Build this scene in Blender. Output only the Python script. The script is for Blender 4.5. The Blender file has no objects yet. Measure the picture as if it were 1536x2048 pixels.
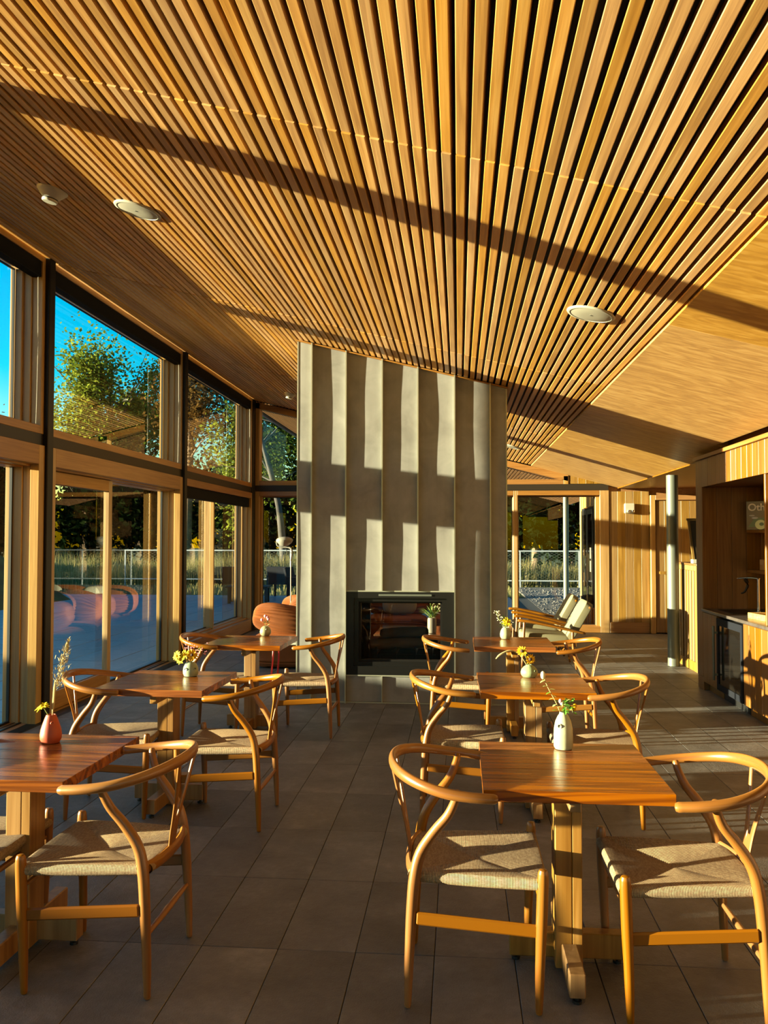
import bpy, math, random
from mathutils import Vector, Matrix, noise as mnoise
R = math.radians
random.seed(7)
SC = bpy.context.scene
COL = SC.collection

# ------------------------------------------------------------------ camera
cam_d = bpy.data.cameras.new('camera')
cam = bpy.data.objects.new('camera', cam_d); COL.objects.link(cam)
cam_d.sensor_fit = 'VERTICAL'; cam_d.sensor_height = 36.0; cam_d.lens = 1700.0/2048.0*36.0
cam_d.clip_end = 600
def cam_matrix(yaw, p, r, loc):
    cy, sy, cp, sp = math.cos(yaw), math.sin(yaw), math.cos(p), math.sin(p)
    f = Vector((-sy*cp, cy*cp, sp)); rt = Vector((cy, sy, 0)); u = rt.cross(f)
    r2 = rt*math.cos(r)+u*math.sin(r); u2 = -rt*math.sin(r)+u*math.cos(r)
    m = Matrix((( r2.x, u2.x, -f.x, loc[0]), (r2.y, u2.y, -f.y, loc[1]), (r2.z, u2.z, -f.z, loc[2]), (0, 0, 0, 1)))
    return m
cam.matrix_world = cam_matrix(R(5.028), R(1.864), R(0.071), (0, 0, 1.60))
SC.camera = cam

# ------------------------------------------------------------------ sky and sun
SUN_DIR = Vector((1.0, 0.225, -0.107)).normalized()          # the way the light travels
W = bpy.data.worlds.new('sky'); SC.world = W; W.use_nodes = True
wn = W.node_tree.nodes; wl = W.node_tree.links
wn.clear()
w_out = wn.new('ShaderNodeOutputWorld'); w_bg = wn.new('ShaderNodeBackground')
w_sky = wn.new('ShaderNodeTexSky'); w_sky.sky_type = 'NISHITA'; w_sky.sun_disc = False
w_sky.sun_elevation = R(6.0); w_sky.sun_rotation = math.atan2(-SUN_DIR.x, -SUN_DIR.y)
w_sky.altitude = 0; w_sky.air_density = 1.0; w_sky.dust_density = 0.6; w_sky.ozone_density = 2.2
w_hsv = wn.new('ShaderNodeHueSaturation'); w_hsv.inputs['Saturation'].default_value = 2.0
w_hsv.inputs['Hue'].default_value = 0.488
wl.new(w_sky.outputs[0], w_hsv.inputs['Color']); wl.new(w_hsv.outputs[0], w_bg.inputs[0]); wl.new(w_bg.outputs[0], w_out.inputs[0])
w_bg.inputs[1].default_value = 0.55
sun_d = bpy.data.lights.new('sun', 'SUN'); sun = bpy.data.objects.new('sun', sun_d); COL.objects.link(sun)
sun_d.energy = 36.0; sun_d.color = (1.0, 0.93, 0.58); sun_d.angle = R(0.55)
sun.rotation_euler = SUN_DIR.to_track_quat('-Z', 'Y').to_euler(); sun.location = (-20, -5, 8)
# ------------------------------------------------------------------ exposure
SC.view_settings.view_transform = 'Standard'; SC.view_settings.look = 'None'
SC.view_settings.exposure = 0.0; SC.view_settings.gamma = 1.0; SC.view_settings.use_curve_mapping = False
SC.cycles.use_denoising = True
SC.cycles.max_bounces = 14; SC.cycles.diffuse_bounces = 6; SC.cycles.transparent_max_bounces = 24

# ================================================================== helpers
class MB:
    """Collects boxes, tubes, lathes into one mesh."""
    def __init__(s): s.v = []; s.f = []; s.uv = []; s.mi = []
    def add(s, vs, fs, uvs=None, mi=0):
        o = len(s.v); s.v += [tuple(p) for p in vs]
        for i, f in enumerate(fs):
            s.f.append([o+k for k in f]); s.uv.append(uvs[i] if uvs else [(0, 0)]*len(f)); s.mi.append(mi)
        return s
    def box(s, x0, x1, y0, y1, z0, z1, mi=0):
        v = [(x0,y0,z0),(x1,y0,z0),(x1,y1,z0),(x0,y1,z0),(x0,y0,z1),(x1,y0,z1),(x1,y1,z1),(x0,y1,z1)]
        return s.add(v, [(0,3,2,1),(4,5,6,7),(0,1,5,4),(1,2,6,5),(2,3,7,6),(3,0,4,7)], None, mi)
    def bbox(s, x0, x1, y0, y1, z0, z1, b=.004, mi=0):
        """box with bevelled edges"""
        b = min(b, .45*min(x1-x0, y1-y0, z1-z0)); vs = []; idx = {}
        X = (x0, x1); Y = (y0, y1); Z = (z0, z1)
        for i in (0, 1):
            for j in (0, 1):
                for k in (0, 1):
                    sx = b*(1-2*i); sy = b*(1-2*j); sz = b*(1-2*k)
                    idx[i,j,k,0] = len(vs); vs.append((X[i], Y[j]+sy, Z[k]+sz))
                    idx[i,j,k,1] = len(vs); vs.append((X[i]+sx, Y[j], Z[k]+sz))
                    idx[i,j,k,2] = len(vs); vs.append((X[i]+sx, Y[j]+sy, Z[k]))
        fs = []
        for i in (0, 1):
            q = [idx[i,0,0,0], idx[i,1,0,0], idx[i,1,1,0], idx[i,0,1,0]]; fs.append(q if i else q[::-1])
            q = [idx[0,i,0,1], idx[1,i,0,1], idx[1,i,1,1], idx[0,i,1,1]]; fs.append(q[::-1] if i else q)
            q = [idx[0,0,i,2], idx[1,0,i,2], idx[1,1,i,2], idx[0,1,i,2]]; fs.append(q if i else q[::-1])
        for a in (0, 1):
            for c in (0, 1):
                fs.append([idx[a,c,0,0], idx[a,c,0,1], idx[a,c,1,1], idx[a,c,1,0]])
                fs.append([idx[a,0,c,0], idx[a,0,c,2], idx[a,1,c,2], idx[a,1,c,0]])
                fs.append([idx[0,a,c,1], idx[0,a,c,2], idx[1,a,c,2], idx[1,a,c,1]])
        for i in (0, 1):
            for j in (0, 1):
                for k in (0, 1): fs.append([idx[i,j,k,0], idx[i,j,k,1], idx[i,j,k,2]])
        return s.add(vs, fs, None, mi)
    def prism(s, poly, axis, a, b, mi=0):
        """poly: list of 2D points; axis 'x','y','z' = extrusion axis"""
        def P(p, t): return {'x': (t, p[0], p[1]), 'y': (p[0], t, p[1]), 'z': (p[0], p[1], t)}[axis]
        n = len(poly); v = [P(p, a) for p in poly]+[P(p, b) for p in poly]
        f = [tuple(range(n)), tuple(range(2*n-1, n-1, -1))]+[(i, n+i, n+(i+1) % n, (i+1) % n) for i in range(n)]
        return s.add(v, f, None, mi)
    def tube(s, pts, rad, n=10, sub=4, flat=None, up=(0, 0, 1), cap=True, mi=0):
        """swept tube through pts (Catmull-Rom), radius per point, flat = (a, b) cross-section scale per point or one"""
        P = [Vector(p) for p in pts]; m = len(P)
        if not hasattr(rad, '__len__'): rad = [rad]*m
        if flat is None: flat = [(1, 1)]*m
        elif not hasattr(flat[0], '__len__'): flat = [flat]*m
        Q = []; RR = []; FF = []
        for i in range(m-1):
            p0 = P[max(i-1, 0)]; p1 = P[i]; p2 = P[i+1]; p3 = P[min(i+2, m-1)]
            for k in range(sub if m > 2 else 1):
                t = k/(sub if m > 2 else 1)
                Q.append(.5*((2*p1)+(p2-p0)*t+(2*p0-5*p1+4*p2-p3)*t*t+(3*p1-p0-3*p2+p3)*t**3))
                w = t*t*(3-2*t); RR.append(rad[i]*(1-w)+rad[i+1]*w)
                FF.append((flat[i][0]*(1-w)+flat[i+1][0]*w, flat[i][1]*(1-w)+flat[i+1][1]*w))
        Q.append(P[-1]); RR.append(rad[-1]); FF.append(flat[-1])
        L = len(Q); vs = []; dist = [0]
        for i in range(1, L): dist.append(dist[-1]+(Q[i]-Q[i-1]).length)
        up = Vector(up)
        for i in range(L):
            T = (Q[min(i+1, L-1)]-Q[max(i-1, 0)]).normalized()
            U = up-T*up.dot(T)
            if U.length < 1e-3: U = Vector((1, 0, 0))-T*T.x
            U.normalize(); V = T.cross(U)
            for k in range(n):
                a = 2*math.pi*k/n
                vs.append(Q[i]+U*(math.cos(a)*RR[i]*FF[i][0])+V*(math.sin(a)*RR[i]*FF[i][1]))
        fs = []; uv = []
        for i in range(L-1):
            for k in range(n):
                k2 = (k+1) % n
                fs.append((i*n+k, i*n+k2, (i+1)*n+k2, (i+1)*n+k))
                ua = k/n*.12; ub = (k+1)/n*.12
                uv.append([(dist[i], ua), (dist[i], ub), (dist[i+1], ub), (dist[i+1], ua)])
        if cap:
            for i, T in ((0, -1), (L-1, 1)):
                d = (Q[1]-Q[0]).normalized()*-1 if i == 0 else (Q[-1]-Q[-2]).normalized()
                r = RR[i]*min(FF[i]); o = len(vs)
                ring = [i*n+k for k in range(n)]
                for hh, sc in ((.55, .78),):
                    for k in range(n): vs.append(Q[i]+(Vector(vs[i*n+k])-Q[i])*sc+d*r*hh)
                vs.append(Q[i]+d*r*.75); c = len(vs)-1
                for k in range(n):
                    k2 = (k+1) % n
                    a = (ring[k], ring[k2], o+k2, o+k); b = (o+k, o+k2, c)
                    fs.append(a if T > 0 else a[::-1]); uv.append([(dist[i], 0)]*4)
                    fs.append(b if T > 0 else b[::-1]); uv.append([(dist[i], 0)]*3)
        return s.add(vs, fs, uv, mi)
    def lathe(s, prof, n=24, c=(0, 0, 0), mi=0):
        vs = []; fs = []
        for (r, z) in prof:
            for k in range(n):
                a = 2*math.pi*k/n; vs.append((c[0]+r*math.cos(a), c[1]+r*math.sin(a), c[2]+z))
        for i in range(len(prof)-1):
            for k in range(n):
                k2 = (k+1) % n; fs.append((i*n+k, i*n+k2, (i+1)*n+k2, (i+1)*n+k))
        fs.append(tuple(range(n-1, -1, -1))); fs.append(tuple((len(prof)-1)*n+k for k in range(n)))
        return s.add(vs, fs, None, mi)
    def puff(s, c, h, e1=.6, e2=.6, nu=28, nv=16, ripple=0, rn=26, rot=None, mi=0):
        """superellipsoid cushion, half sizes h; ripple = gathers near both x ends"""
        def P(w, m): return math.copysign(abs(w)**m, w)
        vs = []
        if ripple: nu = rn*4
        for i in range(nv+1):
            ph = -math.pi/2+math.pi*i/nv
            for k in range(nu):
                th = 2*math.pi*k/nu
                x = P(math.cos(ph), e1)*P(math.cos(th), e2); y = P(math.cos(ph), e1)*P(math.sin(th), e2); z = P(math.sin(ph), e1)
                if ripple:
                    x = P(math.sin(ph), e1); q = 1-ripple*(.5+.5*math.sin(rn*th))*abs(x)**1.6
                    y = P(math.cos(ph), e1)*P(math.cos(th), e2)*q; z = P(math.cos(ph), e1)*P(math.sin(th), e2)*q
                p = Vector((x*h[0], y*h[1], z*h[2]))
                if rot is not None: p = rot @ p
                vs.append((p.x+c[0], p.y+c[1], p.z+c[2]))
        fs = [(i*nu+k, i*nu+(k+1) % nu, (i+1)*nu+(k+1) % nu, (i+1)*nu+k) for i in range(nv) for k in range(nu)]
        return s.add(vs, fs, None, mi)
    def mesh(s, name, mats, smooth=False):
        me = bpy.data.meshes.new(name); me.from_pydata(s.v, [], s.f)
        for m in (mats if isinstance(mats, (list, tuple)) else [mats]): me.materials.append(m)
        if any(s.mi): me.polygons.foreach_set('material_index', s.mi)
        ul = me.uv_layers.new(name='UVMap'); flat = []
        for q in s.uv:
            for a in q: flat += a
        ul.data.foreach_set('uv', flat)
        if smooth:
            me.polygons.foreach_set('use_smooth', [True]*len(me.polygons))
            try: me.set_sharp_from_angle(angle=R(42))
            except Exception: pass
        me.update(); return me
    def build(s, name, mat, parent=None, smooth=False, loc=(0, 0, 0), rot=(0, 0, 0)):
        return link(name, s.mesh(name, mat, smooth), parent, loc, rot)

def link(name, me, parent=None, loc=(0, 0, 0), rot=(0, 0, 0)):
    o = bpy.data.objects.new(name, me); COL.objects.link(o); o.location = loc; o.rotation_euler = rot
    if parent is not None: o.parent = parent
    return o
def tag(o, label=None, cat=None, group=None, kind=None):
    if label: o['label'] = label
    if cat: o['category'] = cat
    if group: o['group'] = group
    if kind: o['kind'] = kind
    return o
def empty(name, loc=(0, 0, 0), rz=0, label=None, cat=None, group=None):
    o = bpy.data.objects.new(name, None); COL.objects.link(o); o.location = loc; o.rotation_euler = (0, 0, rz)
    o.empty_display_size = .1
    return tag(o, label, cat, group)
def copy_tree(o, parent=None):
    c = o.copy(); COL.objects.link(c)
    if parent is not None: c.parent = parent
    for ch in list(o.children): copy_tree(ch, c)
    return c
def BX(*a): return MB().box(*a)
def BB(*a, b=.004): return MB().bbox(*a, b=b)

# ================================================================== materials
class NT:
    def __init__(s, name):
        s.m = bpy.data.materials.new(name); s.m.use_nodes = True; s.n = s.m.node_tree.nodes; s.l = s.m.node_tree.links
        s.n.clear(); s.out = s.n.new('ShaderNodeOutputMaterial')
    def new(s, t, **k):
        o = s.n.new('ShaderNode'+t)
        for a, b in k.items(): setattr(o, a, b)
        return o
    def link(s, a, b): s.l.new(a, b)
    def ramp(s, fac, cols):
        r = s.new('ValToRGB'); e = r.color_ramp.elements
        while len(e) < len(cols): e.new(.5)
        for i, (p, c) in enumerate(cols): e[i].position = p; e[i].color = (*c, 1)
        s.link(fac, r.inputs[0]); return r.outputs[0]
    def coords(s, kind='Object', scale=(1, 1, 1), rand=True):
        t = s.new('TexCoord'); m = s.new('Mapping'); m.inputs['Scale'].default_value = scale
        if rand:
            oi = s.new('ObjectInfo'); mu = s.new('VectorMath', operation='MULTIPLY_ADD')
            mu.inputs[1].default_value = (37, 53, 71); s.link(oi.outputs['Random'], mu.inputs[0])
            s.link(t.outputs[kind], mu.inputs[2]); s.link(mu.outputs[0], m.inputs['Vector'])
        else: s.link(t.outputs[kind], m.inputs['Vector'])
        return m.outputs[0]
    def noise(s, vec, scale=1, detail=3, rough=.55, dist=0):
        n = s.new('TexNoise'); n.inputs['Scale'].default_value = scale; n.inputs['Detail'].default_value = detail
        n.inputs['Roughness'].default_value = rough; n.inputs['Distortion'].default_value = dist
        s.link(vec, n.inputs['Vector']); return n.outputs['Fac']
    def bump(s, h, strength=.3, dist=.01):
        b = s.new('Bump'); b.inputs['Strength'].default_value = strength; b.inputs['Distance'].default_value = dist
        s.link(h, b.inputs['Height']); return b.outputs[0]
    def bsdf(s, color=None, rough=.5, metal=0, spec=.5, **k):
        b = s.new('BsdfPrincipled'); b.inputs['Roughness'].default_value = rough; b.inputs['Metallic'].default_value = metal
        b.inputs['Specular IOR Level'].default_value = spec
        if color is not None:
            if isinstance(color, tuple): b.inputs['Base Color'].default_value = (*color, 1)
            else: s.link(color, b.inputs['Base Color'])
        for a, v in k.items(): b.inputs[a.replace('_', ' ')].default_value = v
        s.link(b.outputs[0], s.out.inputs[0]); return b
    def vary(s, color, amt=.18, sat=.1):
        oi = s.new('ObjectInfo'); mr = s.new('MapRange'); mr.inputs[3].default_value = 1-amt; mr.inputs[4].default_value = 1+amt
        s.link(oi.outputs['Random'], mr.inputs[0]); h = s.new('HueSaturation'); s.link(mr.outputs[0], h.inputs['Value'])
        m2 = s.new('MapRange'); m2.inputs[3].default_value = 1+sat; m2.inputs[4].default_value = 1-sat
        w = s.new('Math', operation='FRACT'); w2 = s.new('Math', operation='MULTIPLY'); w2.inputs[1].default_value = 7.31
        s.link(oi.outputs['Random'], w2.inputs[0]); s.link(w2.outputs[0], w.inputs[0]); s.link(w.outputs[0], m2.inputs[0])
        s.link(m2.outputs[0], h.inputs['Saturation']); s.link(color, h.inputs['Color']); return h.outputs[0]

def wood(name, c1, c2, c3=None, axis='y', rough=.42, fine=60, vary=.12, kind='Object', figure=.5, spec=.45, bump=.12, coat=0, warp=1.2):
    t = NT(name); i = {'x': 0, 'y': 1, 'z': 2}[axis] if kind == 'Object' else 0
    c1, c2, c3 = [tuple(.80*q for q in c) if c else None for c in (c1, c2, c3)]
    sc = [fine]*3; sc[i] = fine*.03
    big = [7.0]*3; big[i] = .55
    a = t.noise(t.coords(kind, tuple(sc)), 1, 3, .6)
    b = t.noise(t.coords(kind, tuple(big)), 1, 2, .5, warp)
    wv = t.new('Math', operation='MULTIPLY'); wv.inputs[1].default_value = 22; t.link(b, wv.inputs[0])
    sn = t.new('Math', operation='SINE'); t.link(wv.outputs[0], sn.inputs[0])
    mx = t.new('Math', operation='MULTIPLY_ADD'); mx.inputs[1].default_value = .16*figure; t.link(sn.outputs[0], mx.inputs[0]); t.link(a, mx.inputs[2])
    m2 = t.new('Math', operation='MULTIPLY_ADD'); m2.inputs[1].default_value = .5; m2.inputs[2].default_value = -.25; t.link(b, m2.inputs[0])
    m3 = t.new('Math', operation='ADD'); t.link(mx.outputs[0], m3.inputs[0]); t.link(m2.outputs[0], m3.inputs[1])
    c = t.ramp(m3.outputs[0], [(.25, c1), (.52, c2), (.8, c3 or c2)])
    c = t.vary(c, vary)
    bs = t.bsdf(c, rough, 0, spec); t.link(t.bump(m3.outputs[0], bump, .004), bs.inputs['Normal'])
    if coat: bs.inputs['Coat Weight'].default_value = coat; bs.inputs['Coat Roughness'].default_value = .12
    return t.m
def plain(name, col, rough=.5, metal=0, spec=.5, bump=0, bscale=80, var=0):
    t = NT(name)
    if var:
        n = t.noise(t.coords('Object', (1, 1, 1)), bscale*.12, 3)
        col2 = t.ramp(n, [(.3, tuple(c*(1-var) for c in col)), (.7, tuple(min(1, c*(1+var)) for c in col))])
        b = t.bsdf(col2, rough, metal, spec)
    else: b = t.bsdf(col, rough, metal, spec)
    if bump: t.link(t.bump(t.noise(t.coords('Object', (1, 1, 1)), bscale, 3), bump, .004), b.inputs['Normal'])
    return t.m
def glass(name, tint=(1, 1, 1), ior=1.5, gain=1.7):
    t = NT(name); tr = t.new('BsdfTransparent'); tr.inputs[0].default_value = (*tint, 1)
    gl = t.new('BsdfGlossy'); gl.inputs['Roughness'].default_value = 0.0
    fr = t.new('Fresnel'); fr.inputs['IOR'].default_value = ior
    mu = t.new('Math', operation='MULTIPLY'); mu.inputs[1].default_value = gain; mu.use_clamp = True
    ge = t.new('NewGeometry'); iv = t.new('Math', operation='SUBTRACT'); iv.inputs[0].default_value = 1; t.link(ge.outputs['Backfacing'], iv.inputs[1])
    m2 = t.new('Math', operation='MULTIPLY'); t.link(fr.outputs[0], mu.inputs[0]); t.link(mu.outputs[0], m2.inputs[0]); t.link(iv.outputs[0], m2.inputs[1])
    mx = t.new('MixShader'); t.link(m2.outputs[0], mx.inputs[0])
    t.link(tr.outputs[0], mx.inputs[1]); t.link(gl.outputs[0], mx.inputs[2]); t.link(mx.outputs[0], t.out.inputs[0])
    return t.m

M = {}
M['slat'] = wood('slat oak', (.46, .225, .062), (.62, .325, .092), (.72, .42, .14), 'y', .45, 45, .2, figure=.45, spec=.5)
M['ply'] = wood('plywood veneer', (.42, .215, .052), (.55, .30, .075), (.64, .38, .115), 'x', .45, 26, .04, figure=.9)
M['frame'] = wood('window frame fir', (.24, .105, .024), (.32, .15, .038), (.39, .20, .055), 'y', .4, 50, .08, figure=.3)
M['frame_v_lit'] = wood('window frame fir upright lit', (.30, .16, .045), (.39, .225, .07), (.46, .29, .105), 'z', .4, 50, .08, figure=.3)  # lighter than the rails, sunlight on the jambs painted in
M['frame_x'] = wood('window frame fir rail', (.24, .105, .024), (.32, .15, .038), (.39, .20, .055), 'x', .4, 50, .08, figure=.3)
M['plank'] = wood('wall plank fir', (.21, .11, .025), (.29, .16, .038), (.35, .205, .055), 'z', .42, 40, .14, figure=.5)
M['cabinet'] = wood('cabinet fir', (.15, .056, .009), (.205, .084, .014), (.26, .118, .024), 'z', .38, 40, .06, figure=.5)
M['trim_dark'] = wood('trim dark fir', (.22, .09, .02), (.30, .13, .03), (.36, .17, .05), 'y', .4, 40, .08)
M['chair'] = wood('chair oak', (.18, .060, .006), (.27, .100, .012), (.34, .145, .024), 'x', .32, 38, .05, kind='UV', figure=.35, coat=.08)
M['table'] = wood('table top elm', (.15, .038, .005), (.30, .086, .011), (.40, .135, .022), 'x', .24, 24, .1, figure=1.5, coat=.22, warp=2.6)
M['table_leg'] = wood('table post wood', (.22, .100, .026), (.31, .155, .044), (.38, .205, .068), 'z', .35, 34, .1, figure=.6)
M['walnut'] = wood('dark walnut panelling', (.16, .075, .03), (.22, .11, .045), None, 'z', .5, 40, .05)
M['steel_black'] = plain('black steel', (.008, .007, .006), .45, 0, .2)
M['beam'] = plain('dark bronze beam', (.022, .016, .010), .5, 0, .25)
M['shade'] = plain('black shade box', (.003, .003, .003), .7, 0, .1)
M['gasket'] = plain('black gasket', (.006, .006, .006), .5)
M['glass'] = glass('window glass')
M['glass_fire'] = glass('fireplace glass', (.90, .88, .86), 1.5, .8)
M['glass_clear'] = glass('drinking glass', (.96, .97, .97), 1.45, 1.3)
M['chrome'] = plain('chrome', (.75, .75, .75), .12, 1.0)
M['white'] = plain('white plastic', (.36, .345, .275), .45)
M['black'] = plain('black', (.004, .004, .004), .5)
M['black_metal'] = plain('black iron', (.010, .009, .008), .32, .4)
M['dark_metal'] = plain('dark furniture', (.008, .009, .013), .7, 0, .1)
M['counter'] = plain('dark stone worktop', (.06, .05, .045), .3, 0, .5, .05, 120, .25)
M['galv'] = plain('grey steel tube', (.095, .105, .085), .45, .2, .5)
M['white_rail'] = plain('galvanised rail', (.34, .36, .38), .5, .2)
M['cream'] = plain('cream wool', (.19, .172, .10), .85, 0, .2, .3, 300)
M['red'] = plain('red tube', (.55, .02, .012), .35)
M['lamp_white'] = plain('lamp enamel', (.22, .21, .18), .3)

def m_fireplace():
    t = NT('zinc panel'); v = t.coords('Object', (1, 1, 1))
    n = t.noise(t.coords('Object', (9, 9, .8)), 1, 4, .6); n2 = t.noise(v, 3.5, 4, .6, .6)
    mx = t.new('Math', operation='MULTIPLY_ADD'); mx.inputs[1].default_value = .45; t.link(n, mx.inputs[0]); t.link(n2, mx.inputs[2])
    c = t.ramp(mx.outputs[0], [(.5, (.165, .16, .15)), (.72, (.21, .205, .192)), (.95, (.25, .245, .23))])
    b = t.bsdf(c, .5, .1, .4); t.link(t.bump(n2, .05, .01), b.inputs['Normal'])
    return t.m
M['zinc'] = m_fireplace()
M['zinc_seam_lit'] = plain('zinc seam lit', (.38, .38, .30), .35, .5)  # paler than the panels, sunlit edges put into the colour
def m_tile():
    t = NT('basalt tile'); a = t.noise(t.coords('Object', (1, 1, 1)), 26, 5, .65); b = t.noise(t.coords('Object', (1, 1, 1)), 4, 3)
    vo = t.noise(t.coords('Object', (1, 1, 1)), 160, 2)
    m = t.new('Math', operation='MULTIPLY_ADD'); m.inputs[1].default_value = .5; t.link(a, m.inputs[0]); t.link(b, m.inputs[2])
    c = t.ramp(m.outputs[0], [(.45, (.066, .060, .056)), (.8, (.110, .103, .098)), (1.0, (.158, .149, .142))])
    c = t.vary(c, .2, .15)
    bs = t.bsdf(c, .52, 0, .45)
    s = t.new('Math', operation='MULTIPLY_ADD'); s.inputs[1].default_value = .6; t.link(vo, s.inputs[0]); t.link(a, s.inputs[2])
    t.link(t.bump(s.outputs[0], .55, .006), bs.inputs['Normal'])
    return t.m
M['tile'] = m_tile()
M['grout'] = plain('dark grout', (.03, .024, .018), .9)
def m_paver():
    t = NT('patio paver'); a = t.noise(t.coords('Object', (1, 1, 1)), 14, 4, .6)
    c = t.vary(t.ramp(a, [(.3, (.07, .105, .16)), (.7, (.11, .155, .225))]), .12, .1)
    bs = t.bsdf(c, .42, 0, .5); t.link(t.bump(a, .15, .004), bs.inputs['Normal']); return t.m
M['paver'] = m_paver()
def m_ground():
    t = NT('meadow soil'); a = t.noise(t.coords('Object', (1, 1, 1), False), 1.3, 6, .65)
    c = t.ramp(a, [(.3, (.030, .030, .012)), (.6, (.06, .07, .022)), (.8, (.10, .095, .04))])
    t.bsdf(c, .95, 0, .1); return t.m
M['soil'] = m_ground()
def m_gravel():
    t = NT('gravel'); v = t.new('TexVoronoi'); v.inputs['Scale'].default_value = 16; t.link(t.coords('Object', (1, 1, 1), False), v.inputs['Vector'])
    n = t.noise(t.coords('Object', (1, 1, 1), False), 30, 3)
    m = t.new('Math', operation='ADD'); t.link(v.outputs['Distance'], m.inputs[0]); t.link(n, m.inputs[1])
    c = t.ramp(m.outputs[0], [(.45, (.010, .010, .011)), (.8, (.045, .043, .042)), (1.05, (.13, .12, .11))])
    bs = t.bsdf(c, .9, 0, .2); t.link(t.bump(m.outputs[0], .9, .03), bs.inputs['Normal']); return t.m
M['gravel'] = m_gravel()
def m_cord():
    t = NT('paper cord'); tc = t.new('TexCoord'); sp = t.new('SeparateXYZ'); t.link(tc.outputs['UV'], sp.inputs[0])
    mu = t.new('Math', operation='MULTIPLY'); mu.inputs[1].default_value = 2*math.pi; t.link(sp.outputs[0], mu.inputs[0])
    sn = t.new('Math', operation='SINE'); t.link(mu.outputs[0], sn.inputs[0])
    n = t.noise(t.coords('UV', (.35, 3, 1)), 1, 3)
    m = t.new('Math', operation='MULTIPLY_ADD'); m.inputs[1].default_value = .22; t.link(sn.outputs[0], m.inputs[0]); t.link(n, m.inputs[2])
    c = t.ramp(m.outputs[0], [(.25, (.20, .115, .06)), (.5, (.37, .25, .135)), (.75, (.48, .35, .20))])
    bs = t.bsdf(c, .75, 0, .25); t.link(t.bump(sn.outputs[0], 1.0, .0022), bs.inputs['Normal']); return t.m
M['cord'] = m_cord()
def m_fabric(name, col):
    t = NT(name); a = t.noise(t.coords('Object', (1, 1, 1)), 5, 3); b = t.noise(t.coords('Object', (1, 1, 1)), 260, 2)
    c = t.ramp(a, [(.3, tuple(x*.8 for x in col)), (.7, col)]); bs = t.bsdf(c, .75, 0, .25)
    bs.inputs['Sheen Weight'].default_value = .4; bs.inputs['Sheen Tint'].default_value = (*col, 1)
    t.link(t.bump(b, .15, .003), bs.inputs['Normal']); return t.m
M['sofa'] = m_fabric('rust velvet', (.20, .055, .009))
M['pillow'] = m_fabric('ivory linen', (.26, .24, .18))
def m_leaf(name, c1, c2):
    t = NT(name); oi = t.new('ObjectInfo'); g = t.new('NewGeometry')
    c = t.ramp(g.outputs['Random Per Island'], [(.1, c1), (.9, c2)])
    d = t.new('BsdfDiffuse'); tr = t.new('BsdfTranslucent'); mx = t.new('MixShader'); mx.inputs[0].default_value = .35
    t.link(c, d.inputs[0]); t.link(c, tr.inputs[0]); t.link(d.outputs[0], mx.inputs[1]); t.link(tr.outputs[0], mx.inputs[2])
    t.link(mx.outputs[0], t.out.inputs[0]); return t.m
M['leaf_olive'] = m_leaf('olive leaf', (.05, .085, .008), (.22, .25, .03))
M['leaf_dark_shaded'] = m_leaf('shaded dark leaf', (.0015, .0045, .0015), (.007, .012, .0035))  # near-black tone holds the shade on the distant trees
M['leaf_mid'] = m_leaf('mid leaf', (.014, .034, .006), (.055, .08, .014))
M['leaf_dull_shaded'] = m_leaf('shaded dull leaf', (.003, .007, .002), (.011, .017, .004))  # green darkened so the colour itself carries the tree-line shade
M['leaf_brown'] = m_leaf('rusty leaf', (.05, .03, .008), (.14, .075, .02))
M['meadow'] = m_leaf('meadow blade', (.09, .10, .025), (.34, .27, .12))
M['bark'] = plain('bark', (.16, .11, .07), .9, 0, .2, .5, 18, .4)
M['bark_pale'] = plain('pale bark', (.05, .046, .044), .9, 0, .2, .5, 14, .5)

# ================================================================== the setting: floor, ceiling, walls
CS = .243; CA = 3.215                                  # ceiling: z = CA - CS*x
def cz(x): return CA-CS*x
CAMP = Vector((0, 0, 1.6)); CMI = cam.matrix_world.inverted()
def px(p):
    c = CMI @ Vector(p)
    return (768+1700*c.x/-c.z, 1024-1700*c.y/-c.z) if c.z < -.05 else None
def in_view(p, m=30):
    q = px(p); return q is not None and -m < q[0] < 1536+m and -m < q[1] < 2048+m

XI = -3.68; XO = -3.96; YE = 15.0                      # window wall faces, end wall
# floor
floor = tag(MB().box(-3.96, 4.9, -4.2, 15.2, -.10, -.008).build('floor', M['grout']), kind='structure', label='dark stone tiled floor of the dining room')
tw, tl = .3055, .681
tm = MB().bbox(-tw/2+.0015, tw/2-.0015, -tl/2+.0015, tl/2-.0015, -.012, 0, b=.0018).mesh('tile', M['tile'])
cand = []
for i in range(-10, 19):
    for j in range(-11, 18):
        x = -.707+tw*(i+.5); y = 3.33+tl*(j+.5)
        if x < -3.72 or x > 4.7 or y > 14.95 or y < -4: continue
        vis = any(in_view((x+a*tw/2, y+b*tl/2, 0), 5) for a in (-1, 1) for b in (-1, 1))
        cand.append((0 if vis else 1, y, x))
cand.sort()
rest = MB()
for n, (v, y, x) in enumerate(cand):
    if n < 296 and v == 0: link('tile', tm, floor, (x, y, random.uniform(-.0009, .0006)), (random.uniform(-.001, .001), 0, 0))
    else: rest.bbox(x-tw/2+.0015, x+tw/2-.0015, y-tl/2+.0015, y+tl/2-.0015, -.012, 0, b=.0018)
tag(rest.build('tile_field', M['tile'], floor), kind='stuff')

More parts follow.
